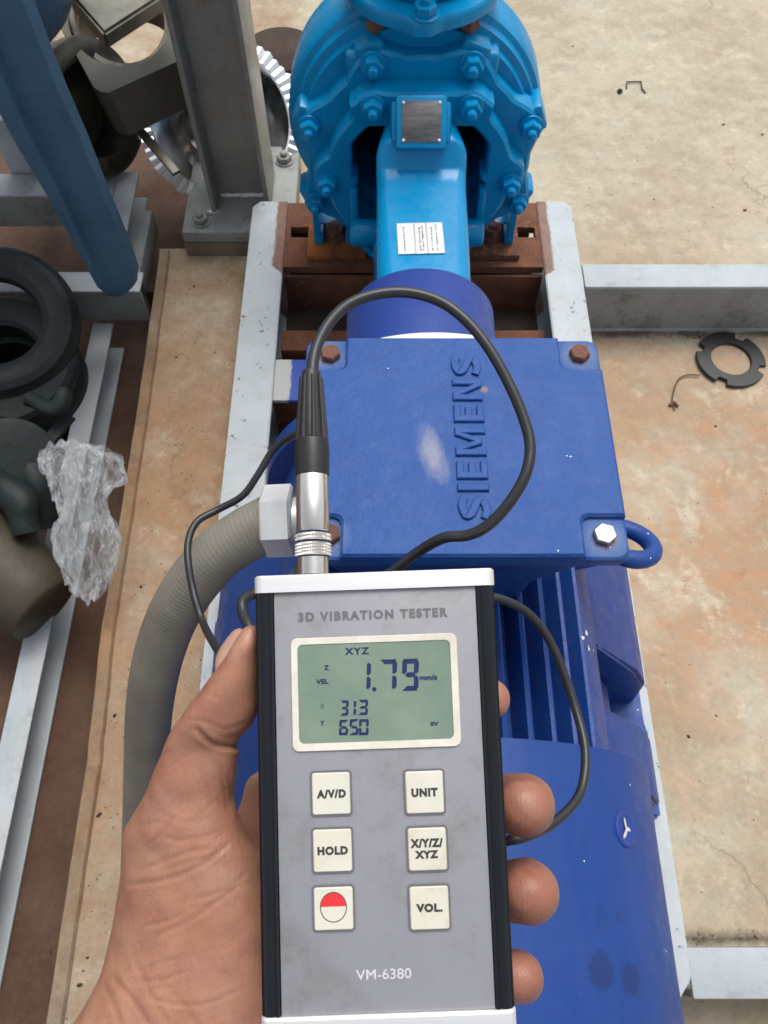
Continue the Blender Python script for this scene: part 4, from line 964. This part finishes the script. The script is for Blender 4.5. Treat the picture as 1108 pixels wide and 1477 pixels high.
for i, (kx, ky, s) in enumerate(keys):
    k_ = 62+i*.4
    l, t_ = mp(kx-k_/2, ky-k_/2-1); r, b_ = mp(kx+k_/2, ky+k_/2+1)
    m = MB(); rprism(m, l, r, b_, t_, .0013, .0001, .0004); key = m.done('key', M['grey_text'], met, local=True)
    m = MB(); g_ = .00062; rprism(m, l+g_, r-g_, b_+g_, t_-g_, .0008, .0001, .0009, .0003); m.done('key_cap', M['ivory'], key, smooth=30, local=True)
    if s and '\n' in s:
        face_text('key_print', 'X/Y/Z/', kx-1, ky-8, 47, 13, M['btn_ink'], key, .00095, .00024, 1.16); face_text('key_print', 'XYZ', kx-1, ky+8.5, 34, 11.5, M['btn_ink'], key, .00095, .00024, 1.16)
    elif s: face_text('key_print', s, kx, ky+1, {'A/V/D': 42, 'UNIT': 38, 'HOLD': 44, 'VOL.': 38}[s], 12.5, M['btn_ink'], key, .00095, .00024, 1.16)
    else:
        cx_, cy_ = mp(kx-.5, ky-1, .0009); rad = mp(kx+19.5, ky, .0009)[0]-mp(kx, ky, .0009)[0]
        m = MB(); C1 = [(cx_+rad*math.cos(a), cy_+rad*1.08*math.sin(a), .00094) for a in [2*PI*j/48 for j in range(48)]]; C2 = [(cx_+(rad-.00028)*math.cos(a), cy_+(rad*1.08-.00028)*math.sin(a), .00094) for a in [2*PI*j/48 for j in range(48)]]
        m.rings([C1, C2], cap=False); m.done('power_ring', M['btn_ink'], key, smooth=0, local=True)
        m = MB(); vs = [m.bm.verts.new((cx_+(rad-.00028)*math.cos(a), cy_+.0002+(rad*1.08-.0005)*math.sin(a), .00096)) for a in [PI*j/24 for j in range(25)]]; m.bm.faces.new(vs); m.done('red_half', M['red'], key, smooth=0, local=True)

# ------------------------------------------------------------------ sensor cable with its plug
cb = thing('sensor_cable', 'black sensor cable with silver plug looping from the meter over the blue box', 'cable', tT)
def ml(x, y, z): return MM @ V((x, y, z))
cxm = mp(447, 832)[0]; cz = -.013
p0 = ml(cxm-.0000, HL+.0006, cz); p1 = at(449, 540, .2800)
axp = (p1-p0).normalized(); L = (p1-p0).length
k = L/ (832-540)
def yy(py): return (832-py)*k
b = MB(); b.lathe([(0, .0052), (yy(808), .0052)], p0, axp, 40); b.lathe([(yy(772), .0054), (yy(770), .0056), (yy(692), .0056), (yy(690), .0053)], p0, axp, 40); b.done('plug_sleeve', M['chrome'], cb, smooth=40)
# knurled rings: small pyramids in a grid
b = MB(); n = 40
for y0_, y1_, m_ in ((806, 788, 4), (785, 775, 2)):
    rows = m_*2+1; rings = []
    for j in range(rows):
        yv = yy(y0_)+(yy(y1_)-yy(y0_))*j/(rows-1)
        rr_ = []
        A3 = axp; N3 = (V((0, 0, 1))-A3*A3.z).normalized(); B3 = A3.cross(N3)
        for i in range(n*2):
            a = PI*i/n; rad = .0058+(.0005 if (i % 2 and j % 2) else -.0001); rr_.append(p0+A3*yv+(N3*math.cos(a)+B3*math.sin(a))*rad)
        rings.append(rr_)
    b.rings(rings)
b.done('knurled_ring', M['chrome'], cb, smooth=12)
b = MB(); b.lathe([(yy(691), .0058), (yy(655), .0060), (yy(640), .0056), (yy(636), .0047), (yy(634), .0047), (yy(538), .0033), (yy(535), .0030), (yy(534), .0024)], p0, axp, 40)
b.done('strain_relief', M['rubber'], cb, smooth=35)
b = MB(); A3 = axp; N3 = (V((0, 0, 1))-A3*A3.z).normalized(); B3 = A3.cross(N3)
for i in range(8):
    a = 2*PI*i/8+.2; d3 = N3*math.cos(a)+B3*math.sin(a)
    b.tube([p0+A3*yy(640)+d3*.0049, p0+A3*yy(545)+d3*.0036], [.0009, .0006], 8, 1)
b.done('relief_rib', M['rubber'], cb, smooth=40)
path = [p1-axp*.004, at(452, 520, .284), at(460, 492, .288), at(478, 462, .293), at(505, 438, .298), at(545, 424, .302), at(590, 422, .304), at(635, 435, .304), at(672, 462, .302), at(705, 502, .30), at(735, 555, .298), at(756, 605, .296), at(765, 645, .294), at(758, 685, .292),
        at(735, 725, .292), at(705, 757, .294), at(675, 772, .298), at(640, 776, .302), at(605, 795, .31), at(570, 822, .315), at(520, 860, .325), at(520, 910, .34), at(600, 890, .36), at(690, 862, .37), at(738, 870, .375), at(775, 898, .38), at(803, 945, .38), at(828, 1015, .375), at(844, 1080, .365), at(840, 1135, .355), at(820, 1168, .345), at(785, 1195, .335),
        at(735, 1212, .325), at(650, 1215, .335), at(500, 1150, .345), at(400, 1030, .36), at(340, 965, .375), at(318, 943, .385), at(296, 905, .40), at(281, 862, .41), at(272, 815, .415), at(272, 780, .42), at(285, 752, .425), at(315, 735, .43), at(350, 715, .43), at(372, 685, .43), at(392, 652, .43), at(412, 635, .425), at(440, 626, .41), at(455, 660, .39), at(450, 740, .36), at(430, 820, .34), at(400, 848, .322), at(362, 858, .312), at(350, 868, .308), at(351, 885, .305), at(360, 905, .300), at(380, 950, .295)]
rads = [.00212]*len(path)
path = [V((0, 0, 1.0))+(p-V((0, 0, 1.0)))*(1.09 if 38 <= i <= 51 else 1) for i, p in enumerate(path)]
b = MB(); b.tube(path, rads, 14, 8); b.done('cord', M['cable'], cb, smooth=60)

# ------------------------------------------------------------------ hand
def loft(mb, secs, n=40, e=2.2):    # secs: y, left, right, depth of centre, half thickness, slant
    rg = []
    for s_ in secs:
        y, l, r, dc, dh = s_[:5]; sk = s_[5] if len(s_) > 5 else 0
        ring = []
        for k in range(n):
            a = 2*PI*k/n; ca, sa = math.cos(a), math.sin(a)
            cu = math.copysign(abs(ca)**(2/e), ca); su = math.copysign(abs(sa)**(2/e), sa)
            ring.append(at((l+r)/2+(r-l)/2*cu, y+sk*cu, dc-dh*su))
        rg.append(ring)
    mb.rings(rg)
def dense(secs, m=5):
    A = np.array([list(s_)+[0]*(6-len(s_)) for s_ in secs], float); P = [V((0, 0, 0))]
    out = []
    Q = np.vstack([2*A[0]-A[1], A, 2*A[-1]-A[-2]])
    for i in range(1, len(Q)-2):
        for k in range(m):
            t = k/m; a, b_, c, d = Q[i-1:i+3]
            out.append(.5*((2*b_)+(c-a)*t+(2*a-5*b_+4*c-d)*t*t+(-a+3*b_-3*c+d)*t**3))
    out.append(A[-1]); return out
H_ = MB()
TR = -22
thumb = [(903, 357, 366, .263, .0015, 0), (907, 349, 370, .263, .0045, -3), (918, 339, 372, .263, .0065, -5), (935, 327, 373, .263, .0078, -8), (958, 308, 374, .264, .0090, -12), (985, 284, 374, .265, .0100, -18), (1008, 263, 374, .266, .0108, -22),
         (1030, 246, 373, .267, .0112, -22), (1050, 237, 371, .268, .0110, -20), (1067, 232, 360, .269, .0104, -16), (1080, 229, 344, .270, .0100, -12), (1098, 223, 346, .271, .0104, -10), (1130, 212, 341, .273, .0118, -8), (1160, 198, 338, .276, .0140, -6), (1185, 185, 345, .278, .0165, -4),
         (1210, 176, 362, .280, .0190, 0), (1240, 174, 392, .282, .0215), (1290, 170, 415, .283, .0235), (1340, 163, 428, .283, .0245), (1390, 150, 432, .282, .0248), (1430, 132, 432, .281, .0248), (1477, 104, 430, .280, .0248), (1530, 60, 430, .279, .0255), (1600, 20, 440, .280, .027), (1750, -20, 450, .285, .029), (2000, -80, 460, .30, .031), (2350, -140, 480, .32, .034), (2380, -60, 400, .32, .02)]
loft(H_, dense(thumb, 4))
palm = [(1105, 395, 470, .316, .006), (1120, 360, 520, .316, .010), (1160, 345, 600, .317, .0125), (1220, 320, 640, .318, .0145), (1300, 290, 660, .317, .016), (1400, 270, 650, .315, .018), (1500, 240, 600, .312, .020), (1620, 180, 520, .305, .022), (1750, 120, 480, .30, .022)]
loft(H_, dense(palm, 4))
def finger(pts, rads):
    P = [at(*q) for q in pts]
    # rounded end
    T = (P[-1]-P[-2]).normalized(); r = rads[-1]
    H_.tube(P, rads, 24, 6)
    c = P[-1]; H_.lathe([(-r*.3, r*.97), (0, r), (r*.35, r*.94), (r*.65, r*.77), (r*.85, r*.55), (r*.97, r*.25), (r, r*.03)], c, T, 24)
finger([(400, 1165, .314), (520, 1080, .322), (640, 1030, .322), (690, 1012, .314), (708, 1008, .303)], [.0110, .0098, .0088, .0080, .0072])
finger([(440, 1230, .316), (590, 1190, .326), (700, 1165, .322), (742, 1159, .306), (756, 1160, .288), (755, 1163, .276)], [.0112, .0110, .0108, .0112, .0110, .0092])
finger([(440, 1310, .316), (590, 1290, .326), (700, 1286, .322), (746, 1285, .306), (762, 1286, .288), (762, 1288, .275)], [.0112, .0112, .0110, .0116, .0114, .0096])
finger([(440, 1400, .314), (590, 1400, .322), (690, 1405, .316), (735, 1407, .302), (748, 1407, .286), (748, 1408, .274)], [.0098, .0098, .0092, .0090, .0089, .0076])
me0 = bpy.data.meshes.new('h'); H_.bm.normal_update(); bmesh.ops.recalc_face_normals(H_.bm, faces=H_.bm.faces[:]); H_.bm.to_mesh(me0)
ho = bpy.data.objects.new('h', me0); COL.objects.link(ho)
m1 = ho.modifiers.new('r', 'REMESH'); m1.mode = 'VOXEL'; m1.voxel_size = .0010
m2 = ho.modifiers.new('s', 'SMOOTH'); m2.iterations = 8; m2.factor = .5
bpy.context.view_layer.update()
me = bpy.data.meshes.new_from_object(ho.evaluated_get(bpy.context.evaluated_depsgraph_get())); bpy.data.objects.remove(ho)
n = len(me.vertices); co = np.empty(n*3); me.vertices.foreach_get('co', co); co = co.reshape(-1, 3); no = np.empty(n*3); me.vertex_normals.foreach_get('vector', no); no = no.reshape(-1, 3)
# creases: polylines in the photo dropped on the skin facing the lens
rel = co-np.array([0, 0, 1.0]); dep = rel[:, 1]*_c-rel[:, 2]*_s; upv = rel[:, 1]*_s+rel[:, 2]*_c
ix = 554+FPX*rel[:, 0]/dep; iy = 738.5-FPX*upv/dep
facing = np.einsum('ij,ij->i', no, -rel)/np.linalg.norm(rel, axis=1) > .0
near = dep < .30
disp = np.zeros(n)
creases = [([(283, 1052), (300, 1068), (318, 1076), (340, 1077), (352, 1074)], 1.1, 3.6), ([(262, 1040), (290, 1040), (325, 1052), (360, 1040)], .18, 3),
 ([(300, 1092), (320, 1120), (327, 1150), (330, 1175)], .25, 3), ([(284, 1105), (300, 1135), (306, 1160)], .2, 3), ([(315, 1098), (332, 1130), (334, 1160)], .25, 2.5),
 ([(180, 1275), (220, 1272), (260, 1262), (300, 1240), (330, 1215)], .35, 3.5), ([(205, 1255), (240, 1240), (270, 1228), (310, 1222)], .22, 3),
 ([(210, 1352), (260, 1335), (310, 1302), (350, 1272)], .32, 3.2), ([(198, 1338), (240, 1328), (262, 1318)], .3, 2.6), ([(200, 1362), (235, 1350)], .3, 2.6),
 ([(195, 1398), (235, 1388), (268, 1378)], .25, 2.6), ([(185, 1416), (230, 1414), (265, 1402)], .35, 3), ([(160, 1405), (180, 1430), (205, 1462), (222, 1490)], .35, 4), ([(148, 1420), (165, 1450), (175, 1480)], .3, 4), ([(215, 1440), (260, 1450), (300, 1445), (350, 1425)], .25, 3),
 ([(230, 1170), (270, 1185), (310, 1178)], .15, 3), ([(225, 1205), (262, 1212), (290, 1205)], .18, 3), ([(290, 985), (300, 1000), (320, 1010)], .15, 3), ([(205, 1225), (235, 1200), (250, 1180)], .18, 3), ([(190, 1380), (220, 1440), (245, 1480)], .2, 4), ([(240, 1420), (280, 1470), (300, 1490)], .2, 4), ([(270, 1300), (320, 1285), (365, 1250)], .18, 3),
 ([(742, 1122), (756, 1128), (768, 1138)], .25, 2.5), ([(744, 1250), (760, 1254), (775, 1266)], .25, 2.5), ([(738, 1195), (752, 1190), (764, 1180)], .2, 2.5), ([(746, 1322), (760, 1318), (772, 1306)], .2, 2.5), ([(338, 1150), (352, 1158), (368, 1176)], .5, 3), ([(340, 1165), (352, 1178), (365, 1196)], .4, 3)]
random.seed(5)
for _ in range(60):     # fine random skin lines running across the thenar
    x0_, y0_ = random.uniform(180, 350), random.uniform(1090, 1470); an = random.gauss(-.35, .25); l_ = random.uniform(25, 70)
    creases.append(([(x0_, y0_), (x0_+l_*.5*math.cos(an), y0_+l_*.5*math.sin(an)+random.uniform(-3, 3)), (x0_+l_*math.cos(an), y0_+l_*math.sin(an))], random.uniform(.05, .13), random.uniform(1.6, 2.6)))
m_ = facing & near; px_, py_ = ix[m_], iy[m_]
for pl_, dpth, wd in creases:
    P = catmull([V((x, y, 0)) for x, y in pl_], 5); best = np.full(px_.shape, 1e9); tt = np.zeros(px_.shape)
    for i in range(len(P)-1):
        a = np.array(P[i][:2]); d = np.array(P[i+1][:2])-a; L2 = max(d@d, 1e-9)
        t = np.clip(((px_-a[0])*d[0]+(py_-a[1])*d[1])/L2, 0, 1); ds = np.hypot(px_-a[0]-t*d[0], py_-a[1]-t*d[1]); bt = ds < best; best = np.where(bt, ds, best); tt = np.where(bt, (i+t)/(len(P)-1), tt)
    fade = np.clip(np.minimum(tt, 1-tt)*6+.25, 0, 1)
    dd = np.zeros(n); dd[m_] = (-np.exp(-(best/wd)**2)+.35*np.exp(-((best-wd*2)/(wd*1.3))**2))*fade*dpth*.001; disp += dd
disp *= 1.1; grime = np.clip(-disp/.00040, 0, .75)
for i in range(n): disp[i] += .0004*noise.noise(V(co[i])*120)+.0009*noise.noise(V(co[i])*45)
co += no*disp[:, None]
hand = thing('person', 'left bare hand of a person gripping the meter from below, thumb along its left side', 'person', at(260, 1400, .28))
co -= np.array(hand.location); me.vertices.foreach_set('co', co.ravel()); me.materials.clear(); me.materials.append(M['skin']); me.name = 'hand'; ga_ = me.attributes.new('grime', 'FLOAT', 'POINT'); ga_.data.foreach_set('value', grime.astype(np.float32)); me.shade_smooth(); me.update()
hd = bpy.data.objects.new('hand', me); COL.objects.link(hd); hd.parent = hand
# thumbnail
b = MB(); a_, b_ = at(352, 908, .262), at(309, 970, .2635); mid = (a_+b_)/2; ey = (a_-b_).normalized(); vw = (V((0, 0, 1.0))-mid).normalized()
side = ey.cross(vw).normalized(); 
if side.x > 0: side = -side
nz = (side*.66+vw*.75).normalized(); ex = ey.cross(nz).normalized(); LN = (a_-b_).length/2; rg = []
for j in range(13):
    u = -1+2*j/12; wv_ = .0058*math.sqrt(max(0, 1-abs(u)**4))+.0006; ring = []
    for i in range(13):
        v_ = -1+2*i/12; ring.append(mid+ey*LN*u+ex*wv_*v_+nz*(.0016-.0026*v_*v_-.0008*u*u)-side*.0009)
    rg.append(ring)
top = [list(r_) for r_ in rg]; b.rings(top, close=False, cap=False); b.done('thumbnail', M['nail'], hand, smooth=60)
# paint chips on the motor and scuffs, dropped on whatever surface is there
bpy.context.view_layer.update(); dg = bpy.context.evaluated_depsgraph_get()
def chip(px, py, r, mat, name, parent_ok, n=9, sq=1.):
    d = ray(px, py).normalized(); o0 = V((0, 0, 1.0)); hit, loc, nrm, idx, ob, mt = SC.ray_cast(dg, o0, d)
    if not hit: return
    top = ob
    while top.parent: top = top.parent
    if top != parent_ok: return
    T = nrm.orthogonal().normalized(); B_ = nrm.cross(T); b = MB(); vs = []
    for k in range(n):
        a = 2*PI*k/n; q = loc+nrm*.0005+(T*math.cos(a)*sq+B_*math.sin(a))*r*random.uniform(.45, 1.25); vs.append(b.bm.verts.new(q))
    b.bm.faces.new(vs); b.done(name, mat, top, smooth=0)
random.seed(21)
for px, py, r in ((845, 913, .0032), (841, 920, .0020), (849, 936, .0026), (855, 938, .0014), (889, 949, .0008), (893, 950, .0008), (920, 1024, .0010), (908, 1132, .0009)):
    chip(px, py, r, M['sticker'], 'paint_chip', mot)
for px, py, r in ((818, 658, .0007), (823, 659, .0006), (805, 795, .0006), (880, 790, .0004), (560, 532, .0005)):
    chip(px, py, r, M['sticker'], 'paint_chip', mot)
for px, py, r in ((960, 1372, .0009), (957, 1370, .0007), (842, 1242, .0006), (935, 770, .0010), (938, 805, .0009)):
    chip(px, py, r, M['sticker'], 'paint_chip', mot)
